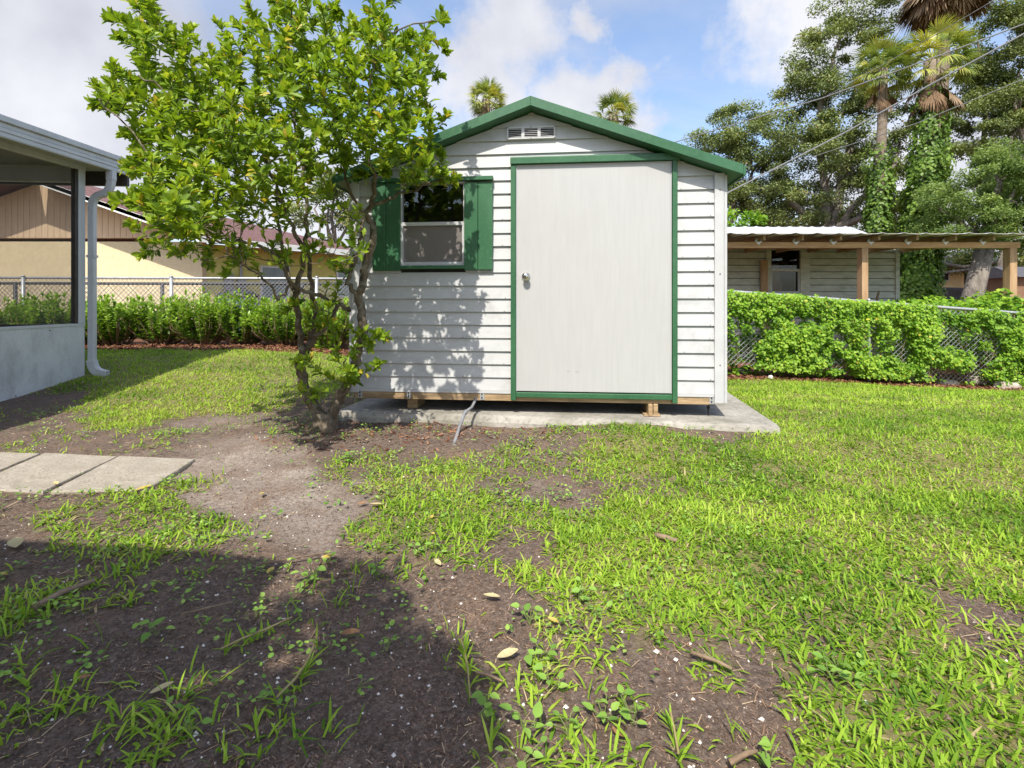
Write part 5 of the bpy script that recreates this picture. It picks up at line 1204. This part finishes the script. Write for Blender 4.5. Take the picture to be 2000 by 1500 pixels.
def palm(label, crown, base, tr, n_live, n_dead, size, seed, ivy=None, group='cabbage palms', pet=.7, dl=1.0, del_=(-88, -58)):
    rnd = random.Random(seed); crown, base = Vector(crown), Vector(base); base.z = float(zg(base.x, base.y)) - .05; root = empty('palm_tree', base, 0, label, 'palm', group); h = crown - base
    k = 14; pts = [base.lerp(crown, i / k) - base + Vector((math.sin(i * .5 + seed) * .06, 0, 0)) for i in range(k + 1)]
    MB().tube(pts, [tr * (1.15 if i == 0 else 1.0) * rnd.uniform(.94, 1.06) for i in range(k + 1)], 12).build('trunk', M['palmbark'], root, True)
    live = [frond_mesh('frond', M['frond'], size, 3.6, 26, dr, t, seed * 7 + i, petiole=pet) for i, (dr, t) in enumerate(((.25, .35), (.45, .5), (.6, .72), (.5, .9)))]
    dead = [frond_mesh('dead_frond', M['deadfrond'], size * dl, 1.2, 18, .15, t, seed * 9 + i, pet * .8) for i, t in enumerate((.3, .55, .85))]
    for i in range(n_live):
        o = bpy.data.objects.new('frond', rnd.choice(live)); COL.objects.link(o); o.parent = root
        az = i * 2.4 + rnd.uniform(-.3, .3); el = math.radians(78 - 118 * (i / n_live) ** .8 + rnd.uniform(-10, 10))
        d = Vector((math.cos(az) * math.cos(el), math.sin(az) * math.cos(el), math.sin(el)))
        x = d.cross(Vector((0, 0, 1))); x = x.normalized() if x.length > .05 else Vector((1, 0, 0)); z = x.cross(d)
        m = Matrix((x, d, z)).transposed() @ Matrix.Rotation(rnd.uniform(-.4, .4), 3, 'Y')
        o.matrix_local = Matrix.Translation(h + Vector((0, 0, rnd.uniform(-.15, .1)))) @ m.to_4x4()
    for i in range(n_dead):
        o = bpy.data.objects.new('dead_frond', rnd.choice(dead)); COL.objects.link(o); o.parent = root
        az = i * 2.4 + rnd.uniform(-.3, .3); el = math.radians(rnd.uniform(*del_))
        d = Vector((math.cos(az) * math.cos(el), math.sin(az) * math.cos(el), math.sin(el))); x = d.cross(Vector((0, 0, 1))).normalized(); z = x.cross(d)
        m = Matrix((x, d, z)).transposed()
        o.matrix_local = Matrix.Translation(h + Vector((math.cos(az) * tr * .9, math.sin(az) * tr * .9, -.2 - rnd.uniform(0, .8) * size))) @ m.to_4x4()
    if ivy:
        z0, z1, r, n = ivy; t = rng.uniform(z0, z1, n); a = rng.uniform(0, 2*np.pi, n); lump = .25 + 1.5 * fbm(np.cos(a) * 1.3 + 5, t * 14 + np.sin(a), seed) + .5 * (fbm(np.cos(a) * 4 + 9, t * 40 + np.sin(a) * 3, seed + 5) - .4)
        k_ = rng.random(n) < np.clip((z1 - t) / (z1 - z0) * 4.2 * fbm(a * 2, t * 5, seed + 2) + .0, 0, 1); t, a, lump = t[k_], a[k_], lump[k_]; n = len(t)
        rr = r * lump * rng.uniform(.75, 1.05, n) * (1.1 - .25 * t)
        pos = np.array(h)[None] * t[:, None] + np.stack([np.cos(a) * rr, np.sin(a) * rr, np.zeros(n)], 1)
        nr = unit(np.stack([np.cos(a), np.sin(a), np.full(n, .5)], 1) + rng.normal(size=(n, 3)) * .4); ax = unit(np.cross(nr, rvec(n)) + np.array([0, 0, -.5]))
        L = rng.uniform(.09, .16, n); f = leaf_cloud('ivy', pos, ax, nr, L, L * .85, np.clip(.5 + (lump - 1) * .6 + rng.normal(size=n) * .2, 0, 1), T_DIAMOND, M['ivy'], root); tag(f, kind='stuff')
palm('palm with yellow-green fans beside the large oak, slim trunk', P(1722, 135, 20), P(1712, 610, 20), .17, 34, 8, .62, 2, (.02, .74, .5, 13000), pet=.75)
palm('palm with brown skirt on a thick ivy-covered trunk', P(1822, 120, 19.5), P(1786, 610, 19.5), .26, 40, 30, .72, 3, (.02, .93, .62, 22000), pet=.95, dl=1.3)
palm('tall palm whose dead brown skirt hangs from the top edge', P(1850, -95, 21.5), P(1815, 610, 21.5), .24, 30, 130, .85, 4, (.3, .6, .4, 3000), pet=1.25, dl=1.9, del_=(-86, -42))
palm('far palm above the left slope of the shed roof', P(951, 196, 24), P(951, 615, 24), .2, 46, 16, .52, 5, pet=.6)
palm('far palm above the right slope of the shed roof', P(1200, 222, 22), P(1200, 615, 22), .2, 38, 22, .56, 16, pet=.6)

# ------------------------------------------------------------------ overhead cables
def cable(pts, r, label):
    P_ = [Vector(p) for p in pts]; out = []
    for i in range(len(P_) - 1):
        for k in range(8): out.append(P_[i].lerp(P_[i+1], k / 8))
    out.append(P_[-1])
    o = MB().tube([p - P_[0] for p in out], r, 6).build('power_cable', M['cable'], None, True); o.location = P_[0]; tag(o, label, 'cable', 'overhead cables at right')
cable([P(1180, 318, 19), P(1324, 276, 17), P(1608, 191, 14), P(1825, 112, 12), P(2000, 47, 11), P(2300, -70, 9.5)], .016, 'upper overhead cable dropping behind the shed roof')
cable([P(1608, 191.5, 14), P(1780, 95, 12.5), P(1937, 3, 11), P(2300, -210, 9)], .007, 'thin cable branching up from the upper overhead cable')
cable([P(1230, 455, 14), P(1412, 381, 13), P(1650, 259, 11.5), P(1825, 161, 10.5), P(2000, 66, 9.6), P(2300, -100, 8.5)], .017, 'thick lower overhead cable meeting the shed corner')
cable([P(1250, 420, 18), P(1594, 304, 15.5), P(1790, 241, 13.5), P(2000, 154, 12), P(2300, 20, 10.5)], .010, 'lowest thin dark overhead cable crossing the palms')

# ------------------------------------------------------------------ broken concrete edging by the right fence
for i, (px, py, w, h, lab) in enumerate(((1760, 743, .52, .09, 'long flat piece of broken concrete under the fence post'), (1850, 751, .34, .08, 'middle lump of broken concrete along the right fence'), (1905, 750, .26, .13, 'rounded lump of broken concrete along the right fence'), (1968, 757, .46, .10, 'rightmost flat piece of broken concrete along the fence'), (1455, 728, .2, .10, 'grey stone at the fence foot beside the shed'))):
    g = G(px, py); n = 10; mb = MB(); vs = []
    for zl, k in ((-.03, 1.0), (h * .6, .95), (h, .7)):
        for j in range(n):
            a = 2 * math.pi * j / n; rj = random.uniform(.85, 1.12); vs.append((math.cos(a) * w / 2 * k * rj, math.sin(a) * .13 * k * rj, zl + random.uniform(-.01, .01)))
    fs = [(l*n+j, l*n+(j+1) % n, (l+1)*n+(j+1) % n, (l+1)*n+j) for l in range(2) for j in range(n)] + [tuple(2*n+j for j in range(n))]
    o = mb.add(vs, fs).build('edging_stone', M['limestone'], None, bevel=.012); o.location = g; tag(o, lab, 'stone', 'edging stones along the right fence')
wb = MB().tube([(-.03, 0, .02), (-.02, 0, .03), (.02, .01, .035), (.035, .01, .02)], [.012, .03, .03, .01], 8, jitter=.2).build('white_stone', M['pebble']); wb.location = G(1505, 741); tag(wb, 'small white stone on the grass beside the shed slab', 'stone')

# ------------------------------------------------------------------ lawn grass, weeds, litter
def sample_ground(n, dmin=1.0, dmax=8.6, wide=1.18, power=1.0):
    side = 1.1; half = wide * dmax + side; n = int(n / (wide * (dmax**2 - dmin**2)) * 2 * half * (dmax - dmin))
    d = rng.uniform(dmin, dmax, n); x = rng.uniform(-half, half, n); over = np.abs(x) - wide * d
    k = (over < 0) | ((over < side) & (rng.random(n) < .5)); x, d = x[k], d[k]
    ok = ~blocked(x, d, .0) & ~((d > 4.0) & inside_rect(x, d, S_L, S_U, S_V, S_W, 6, 0)); return x[ok], d[ok]
def blades(x, y, L, W, lean, az, bend, tint, short=False):
    n = len(x); z = zg(x, y) - .012; T = np.array([0, .4, .75, 1.0])
    dirx, diry = np.cos(az), np.sin(az); sx, sy = -diry, dirx; V = np.zeros((n, 7, 3))
    wid = [.8, 1.0, .72]
    for i, t in enumerate(T):
        ang = lean + bend * t; hz = L * t * np.sin(np.clip(ang, 0, 1.75)); vt = L * t * np.cos(np.clip(ang, 0, 1.75))
        cx, cy, cz = x + dirx * hz, y + diry * hz, z + vt
        if i < 3:
            w = W * wid[i] * .5
            V[:, 2*i] = np.stack([cx - sx * w, cy - sy * w, cz], 1); V[:, 2*i+1] = np.stack([cx + sx * w, cy + sy * w, cz], 1)
        else: V[:, 6] = np.stack([cx, cy, cz], 1)
    if short:
        V = V[:, [0, 1, 2, 3, 6]]; F = (np.arange(n)[:, None, None] * 5 + np.array([(0,1,3),(0,3,2),(2,3,4)])[None]).reshape(-1, 3)
        return V.reshape(-1, 3), F, np.repeat(tint, 5)
    tf = np.array([(0,1,3),(0,3,2),(2,3,5),(2,5,4),(4,5,6)]); F = (np.arange(n)[:, None, None] * 7 + tf[None]).reshape(-1, 3)
    tt = np.repeat(tint, 7); return V.reshape(-1, 3), F, tt
def grow_grass():
    parts = []
    for (d0, d1, dens, k) in ((1.0, 2.6, 27000, 1.0), (2.6, 4.6, 17000, 1.1), (4.6, 8.7, 7000, 1.45)):
        area = 1.18 * (d1**2 - d0**2); x, y = sample_ground(int(area * dens), d0, d1)
        g = cover(x, y)[0]; nz = fbm(x * 5.5, y * 5.5, 77, 3) / .875; nz2 = fbm(x * 1.6, y * 1.6, 78, 3) / .875
        nz3 = fbm(x * 17, y * 17, 79, 2) / .75
        p = np.clip((g * 1.3 - (1 - nz) * .5 - (1 - nz3) * .4 - (1 - nz2) * .16 + .13) * 1.35, 0, 1) * np.clip(g * 1.45 - .06, .0, 1)
        p = p * (1 - .97 * mulch_w(x, y)); keep = rng.random(len(x)) < p; x, y, g, nz = x[keep], y[keep], g[keep], nz[keep]; n = len(x)
        # shoots: gather blades to small crowns
        x = x + rng.normal(size=n) * .0; 
        L = rng.uniform(.018, .062, n) * (.7 + .6 * nz) * k ** .5; W = rng.uniform(.004, .0092, n) * k
        lean = np.abs(rng.normal(.9, .45, n)) * (1 - .2 * (g < .4)); bend = rng.uniform(.1, 1.1, n)
        az = rng.uniform(0, 2*np.pi, n)
        tint = np.clip(.46 + (fbm(x * 2.2, y * 2.2, 90, 3) - .44) * 1.0 + rng.normal(size=n) * .17, 0, .93); dead = rng.random(n) < .06; tint[dead] = 1; lean[dead] += .5
        parts.append(blades(x, y, L, W, lean, az, bend, tint, d0 > 2))
    # tall loose tufts in the foreground and along edges
    for (px, py, nb, Lm, sp) in ((30,1190,60,.16,.05),(10,1240,50,.15,.05),(55,1290,24,.12,.04),(235,1120,80,.12,.06),(275,1100,60,.11,.06),(190,1180,6,.12,.02),(190,1260,6,.14,.02),(110,1370,40,.1,.05),(60,1385,16,.10,.04),(290,1330,16,.12,.05),(345,1360,60,.13,.05),(390,1330,40,.12,.04),(320,1440,60,.12,.06),(230,1400,24,.11,.04),(15,1440,16,.1,.04),(160,1470,30,.12,.07),(420,1420,30,.1,.06),(520,1440,30,.13,.07),(545,1400,24,.12,.05),(480,1470,22,.13,.06),(640,1440,34,.13,.06),(600,1470,20,.12,.05),(500,1480,40,.10,.08),(700,1230,10,.08,.03),(560,1170,16,.08,.05),(900,1240,40,.08,.05),(870,1290,10,.07,.03),(1020,1480,60,.12,.06),(960,1460,30,.13,.04),(1180,1480,50,.10,.05),(1060,1310,60,.09,.05),(1100,1290,50,.1,.05),(1150,1360,30,.09,.05),(1240,1210,60,.1,.08),(720,900,70,.10,.10),(760,885,60,.09,.08),(850,900,40,.07,.06),(530,845,60,.09,.08),(520,830,30,.08,.05),(990,870,30,.07,.05),(935,800,6,.10,.01),(970,820,8,.08,.02),(380,940,60,.09,.08),(180,960,60,.07,.08),(320,1060,80,.1,.08),(420,1010,26,.08,.05),(1420,1440,16,.08,.05),(1500,1480,40,.1,.06),(650,1180,40,.1,.09),(560,1110,16,.07,.05),(690,1150,40,.1,.07)):
        nb = max(4, int(nb * .34)); Lm *= .62; c = G(px, py); a = rng.uniform(0, 2*np.pi, nb); r = np.abs(rng.normal(size=nb)) * sp; x, y = c.x + np.cos(a) * r, c.y + np.sin(a) * r
        ok = ~blocked(x, y); x, y, a = x[ok], y[ok], a[ok]; n = len(x)
        parts.append(blades(x, y, Lm * rng.uniform(.45, 1.05, n), rng.uniform(.004, .0078, n), np.abs(rng.normal(.5, .4, n)), a + rng.normal(size=n) * .7, rng.uniform(.1, .9, n), np.clip(.42 + rng.normal(size=n) * .2, 0, .93)))
    V = np.concatenate([p[0] for p in parts]); off = 0; Fs = []
    for p in parts: Fs.append(p[1] + off); off += len(p[0])
    o = link('lawn_grass', np_mesh('lawn_grass', V, np.concatenate(Fs), M['grass'], np.concatenate([p[2] for p in parts]))); tag(o, 'patchy green lawn grass over the yard', 'grass', kind='stuff')
    print('grass tris', sum(len(p[1]) for p in parts))
grow_grass()

def flat_bits(name, n, d0, d1, Lr, Wr, pfun, mat, label, cat, up=.15, T=T_STRIP, lift=.003):
    x, y = sample_ground(n, d0, d1); p = pfun(x, y); k = rng.random(len(x)) < p; x, y = x[k], y[k]; n = len(x)
    a = rng.uniform(0, 2*np.pi, n); ax = unit(np.stack([np.cos(a), np.sin(a), rng.normal(size=n) * up], 1)); nr = unit(np.stack([rng.normal(size=n) * .3, rng.normal(size=n) * .3, np.ones(n)], 1))
    c = cover(x, y)[0] if d1 < 9 else np.ones(n)
    pos = np.stack([x, y, zg(x, y) - .02 * (1 - c) + lift], 1); L = rng.uniform(*Lr, n); W = rng.uniform(*Wr, n)
    o = leaf_cloud(name, pos, ax, nr, L, W, rng.random(n), T, mat); tag(o, label, cat, kind='stuff'); return o
flat_bits('dry_thatch', 80000, 1.0, 5.5, (.015, .055), (.001, .0026), lambda x, y: np.clip(1.1 - np.abs(cover(x, y)[0] - .5) * 2.6, .04, 1) * (.15 + 1.3 * np.clip(fbm(x * 4, y * 4, 55, 3) - .25, 0, 1)) * (1 - .75 * cover(x, y)[1]), M['thatch'], 'straw coloured dead grass fibres on the soil', 'thatch', .18, T_STRIP, .004)
flat_bits('fine_litter', 110000, 1.0, 2.7, (.005, .018), (.0008, .0024), lambda x, y: np.clip(1.15 - cover(x, y)[0] * .9, .1, 1) * (.12 + 1.6 * np.clip(fbm(x * 6, y * 6, 57, 3) - .28, 0, 1)) * (1 - .6 * cover(x, y)[1]), M['fines'], 'fine dry fibres and crumbs on the foreground soil', 'litter', .25, T_STRIP, .003)
flat_bits('mulch_chips', 26000, 6.9, 8.6, (.03, .07), (.012, .025), lambda x, y: np.clip(mulch_w(x, y), 0, 1), M['mulch'], 'reddish mulch chips under the hedge and the right fence', 'mulch', .3, T_STRIP, .012)
flat_bits('bark_litter', 9000, 2.6, 4.6, (.015, .05), (.006, .014), lambda x, y: np.clip(1.0 - ((x + .75) / 1.3)**2 - ((y - 3.75) / .55)**2, 0, 1), M['mulch'], 'dark bark litter around the tree foot', 'litter', .3, T_STRIP, .006)
def crumbs():
    n = 70000; d = 1.0 + 3.2 * rng.random(n) ** 1.5; x = rng.uniform(-1.15, 1.15, n) * d; g, s = cover(x, d); k = (~blocked(x, d, .01)) & (rng.random(n) < np.clip(1.1 - g * 1.3, .05, 1)); x, y, g, s = x[k], d[k], g[k], s[k]; n = len(x)
    tv = np.array([(1,0,0),(-1,0,0),(0,1,0),(0,-1,0),(0,0,1),(0,0,-.6)], float); tf = np.array([(0,2,4),(2,1,4),(1,3,4),(3,0,4)])
    r = rng.uniform(.001, .0036, n) * (1 + .8 * (rng.random(n) < .05)); j = rng.uniform(.6, 1.4, (n, 6, 1)) * tv[None] * r[:, None, None]
    V = j + np.stack([x, y, zg(x, y) - .02 * (1 - g) + r * .3], 1)[:, None]; F = (np.arange(n)[:, None, None] * 6 + tf[None]).reshape(-1, 3)
    t = rng.random(n) * .8 + s * .12; w = rng.random(n) < .02; t[w] = 1; V = V + 0; V[w] = (V[w] - V[w].mean(1, keepdims=True)) * 1.35 + V[w].mean(1, keepdims=True)
    o = link('soil_crumbs', np_mesh('soil_crumbs', V.reshape(-1, 3), F, M['crumb'], np.repeat(t, 6))); tag(o, 'soil crumbs and tiny pale pebbles on bare ground', 'soil', kind='stuff')
crumbs()
def creeping_weeds():
    n = 70000; x, y = sample_ground(n, 1.2, 4.6); g, s = cover(x, y); f = (.5 * fbm(x * 3.2, y * 3.2, 101, 3) + .5 * fbm(x * 14, y * 14, 102, 2) * 1.15) / .875
    k = (rng.random(len(x)) < np.clip((f - .52) * 5, 0, 1) * np.clip(1.5 - np.abs(g - .5) * 2.4, 0, 1)); x, y = x[k], y[k]; n = len(x)
    a = rng.uniform(0, 2*np.pi, n); ax = unit(np.stack([np.cos(a), np.sin(a), rng.uniform(0, .5, n)], 1)); nr = unit(np.stack([rng.normal(size=n) * .35, rng.normal(size=n) * .35, np.ones(n)], 1))
    L = rng.uniform(.009, .021, n); o = leaf_cloud('creeping_weeds', np.stack([x, y, zg(x, y) + rng.uniform(.0, .02, n)], 1), ax, nr, L, L * .7, rng.random(n), T_ROUND, M['weed']); tag(o, 'small creeping weed leaves among the thin grass', 'weeds', kind='stuff')
creeping_weeds()

def broad_weed(px, py, h, nl, leaf, label, spread=.05):
    h *= .6; leaf *= .62
    c = G(px, py); root = empty('weed_plant', c, 0, label, 'weed', 'broad-leaved weeds in the yard'); st = MB(); k = 0
    for i in range(nl):
        a = i * 2.4 + random.uniform(-.3, .3); t = (i + 1) / nl; top = Vector((random.gauss(0, spread * .3), random.gauss(0, spread * .3), h * t))
        q = top + Vector((math.cos(a), math.sin(a), .3)) * leaf * .35
        st.tube([Vector((0, 0, -.01)), top * .6, top, q], .0014, 4, cap=False)
        L = leaf * random.uniform(.7, 1.15); d = np.array([[math.cos(a), math.sin(a), random.uniform(-.15, .35)]]); nr = np.array([[random.gauss(0, .25), random.gauss(0, .25) - .2, 1]])
        V, F = leaf_arrays(np.array([tuple(q)]), d, nr, [L], [L * .62], T_OVATE)
        link('leaf', np_mesh('leaf', V, F, M['weed'], np.full(9, min(1, max(0, .55 + random.gauss(0, .2))))), root)
    st.build('stem', M['weed_stem'], root)
M['weed_stem'] = pmat('weed_stem', (.12, .16, .05), (.2, .22, .08), 20, .7, 0)
M['thatch_stem'] = pmat('runner_stem', (.26, .2, .08), (.36, .3, .14), 20, .7, 0)
WEEDS = [(1035,1215,.07,6,.05,'heart-leaved weed beside the small yellow flower-like leaf in the lower middle'),(1055,1285,.06,7,.055,'bright four-leaved weed just right of the curled pale leaf'),(1075,1345,.06,5,.045,'small weed below the bright four-leaved weed'),(955,1400,.09,6,.05,'tall weed near the bottom centre left of another'),(1025,1430,.07,5,.055,'serrated leafy weed at the bottom centre'),(1020,1485,.05,5,.045,'weed cut near the bottom edge centre'),
 (1180,1405,.07,7,.045,'dark rosette weed right of the bottom centre'),(1235,1410,.08,9,.045,'bushy weed at the edge of the thick lawn in the lower right'),(1130,1170,.07,7,.05,'broad weed at the border of the thick grass'),(1160,1200,.05,5,.04,'small weed in front of the border weed'),(1110,1430,.05,6,.035,'low weed between the bottom centre weeds'),
 (735,1125,.06,6,.05,'broad weed at the shade edge left of centre'),(610,1130,.07,7,.05,'clump of round weed leaves at the shade edge'),(640,1100,.05,5,.04,'small weed just behind the round-leaved clump'),(305,1235,.04,5,.055,'lone dark weed in the shaded soil at left'),(355,1175,.03,4,.035,'tiny weed in the shaded soil at left'),(395,1220,.03,5,.03,'tiny pair-leaved weed in the shaded soil'),
 (370,1430,.04,4,.04,'short weed beside the tall foreground tuft'),(695,1345,.03,4,.03,'lone seedling on the bare soil'),(755,1265,.03,5,.026,'upright seedling on the bare soil near the brown leaf'),(680,900,.08,10,.055,'light green weed in the sun below the tree'),(1620,1320,.06,6,.045,'leafy weed standing in the lower right lawn'),(1640,1310,.05,5,.05,'second leafy weed in the lower right lawn'),
 (610,815,.06,6,.055,'pale-leaved weed at the foot of the tree'),(1500,1490,.05,5,.05,'weed at the bottom edge beside the dark bare patch'),(850,1075,.06,7,.04,'weed next to the yellow leaf at the shade edge'),(500,1200,.03,5,.03,'small weed on the dark soil left of centre'),(810,1080,.05,6,.04,'weed in the thin grass above the shade edge'),(560,640+620,.03,4,.03,'tiny weed on the dark soil by the runner')]
for w in WEEDS: broad_weed(*w)

def fallen_leaf(px, py, size, mat, label, curl=.25, wr=.45):
    c = G(px, py); n = 8; V = []; a = random.uniform(0, 6.28); F = []
    for i in range(n + 1):
        t = i / n; w = size * wr * (math.sin(math.pi * min(1, t * .95 + .03)) ** .8) * .5; z = curl * size * (t - .45) ** 2 + .012
        V += [(-w, (t - .5) * size, z + w * .5), (0, (t - .5) * size, z), (w, (t - .5) * size, z + w * .45)]
    for i in range(n):
        for k in (0, 1): F += [(3*i+k, 3*i+k+1, 3*i+k+4), (3*i+k, 3*i+k+4, 3*i+k+3)]
    V = np.array(V); o = link('fallen_leaf', np_mesh('fallen_leaf', V, np.array(F), M[mat], rng.random(len(V)), True)); o.location = c + Vector((0, 0, -.008)); o.rotation_euler = (random.uniform(-.12, .2), random.uniform(-.15, .15), a)
    tag(o, label, 'leaf', 'fallen leaves on the ground')
for q in ((280,956,.075,'fallen_y','yellow leaf resting against the front of the right paver'),(30,1065,.11,'fallen_p','long pale leaf at the left edge in the shade'),(110,945,.05,'fallen_p','pale leaf in the joint between two pavers'),(290,874,.05,'fallen_p','pale leaf behind the right paver'),(215,866,.04,'fallen_p','pale leaf behind the middle paver'),(708,985,.045,'fallen_b','brown leaf beside the large pale leaf on sandy soil'),(736,988,.07,'fallen_p','large pale leaf on the edge of the sandy soil'),(512,966,.05,'fallen_y','yellow leaf lying on the sandy soil'),(717,860,.035,'fallen_p','round pale leaf on the dark litter by the slab'),(528,1117,.045,'fallen_y','yellow leaf in the shade near its edge left of centre'),(640,1090,.055,'fallen_y','upright yellow leaf at the corner of the shade'),(418,1085,.035,'fallen_b','brown leaf on the line of the shade'),(685,1240,.06,'fallen_b','brown leaf on bare soil with a twig'),(960,1168,.055,'fallen_p','pale leaf on the bare brown patch at centre'),(993,1280,.06,'fallen_p','curled pale leaf among weeds in the lower middle'),(1080,1215,.04,'fallen_y','yellow leaf among the weeds in the lower middle'),(318,1348,.05,'fallen_p','pale leaf behind the foreground grass tuft'),(855,1100,.045,'fallen_p','pale leaf in thin grass above the shade edge'),(845,1045,.04,'fallen_y','yellow leaf in the thin grass left of the sandy spot'),(1068,910,.035,'fallen_b','orange brown leaf on the thin grass before the door'),(4,1125,.05,'fallen_y','bright yellow leaf cut by the left edge'),(1562,1120,.035,'fallen_b','small orange leaf in the thick lawn at right'),(843,1012,.04,'fallen_y','small yellow leaf above another in the thin grass'),(415,795,.05,'fallen_p','pale leaf on the sunny grass left of the tree'),(165,1325,.03,'fallen_b','small brown leaf in the shaded thatch at left'),(1210,1435,.04,'fallen_b','brown leaf below the dark rosette weed')):
    fallen_leaf(*q)
def twig(pts, r, label):
    Q = [G(*p) + Vector((0, 0, .012)) for p in pts]; o0 = Q[0]; o = MB().tube([q - o0 for q in Q], [r, r * .9, r * .6][:len(Q)] if len(Q) <= 3 else r, 6, jitter=.15).build('twig', M['twig'], None, True); o.location = o0; tag(o, label, 'twig', 'twigs on the ground')
twig([(65,1195),(120,1165),(185,1140)], .012, 'thick dark stick in the shaded soil at far left')
twig([(355,1208),(400,1196),(455,1183)], .004, 'thin twig in the shaded soil left of centre')
twig([(930,1322),(960,1330),(982,1340)], .004, 'short forked twig beside the curled pale leaf')
twig([(1262,990),(1268,975),(1272,960)], .006, 'straw coloured stalk standing in the lawn before the door')
twig([(1350,1282),(1400,1300),(1430,1315)], .006, 'brown stick at the edge of the dark bare patch')
twig([(1425,1500),(1460,1482),(1480,1478)], .006, 'twig on the dark bare patch at the bottom edge')
twig([(1280,1050),(1300,1056),(1322,1062)], .012, 'short dark stick half buried in the thick lawn')
twig([(500,1110),(550,1100),(640,1085)], .004, 'long thin stalk along the edge of the shade')
for i, (pts, lab) in enumerate((([(430,1275),(470,1255),(520,1235),(570,1212)], 'grass runner creeping over the dark soil left of centre'), ([(540,1370),(575,1335),(600,1300),(620,1250)], 'grass runner standing up across the bare soil'), ([(918,1370),(914,1320),(908,1280),(900,1255)], 'grass runner with paired blades left of the curled leaf'), ([(1325,1480),(1318,1440),(1310,1400)], 'grass runner in the dark bare patch'))):
    Q = [G(*p) + Vector((0, 0, .01)) for p in pts]; root = empty('grass_runner', Q[0], 0, lab, 'runner', 'grass runners on bare soil'); MB().tube([q - Q[0] for q in Q], .0028, 5).build('stem', M['thatch_stem'], root) if 'thatch_stem' in M else None
    n = 26; s = rng.uniform(0, 1, n); P_ = np.array([tuple(q) for q in Q]); ii = np.clip((s * (len(Q) - 1)).astype(int), 0, len(Q) - 2); fr = s * (len(Q) - 1) - ii
    pos = P_[ii] * (1 - fr)[:, None] + P_[ii + 1] * fr[:, None]
    V, F, t = blades(pos[:, 0], pos[:, 1], rng.uniform(.03, .07, n), rng.uniform(.005, .008, n), np.abs(rng.normal(.6, .3, n)), rng.uniform(0, 6.28, n), rng.uniform(.1, .7, n), np.clip(.4 + rng.normal(size=n) * .15, 0, .9))
    link('blade', np_mesh('blade', V - np.array(Q[0]), F, M['grass'], t), root)
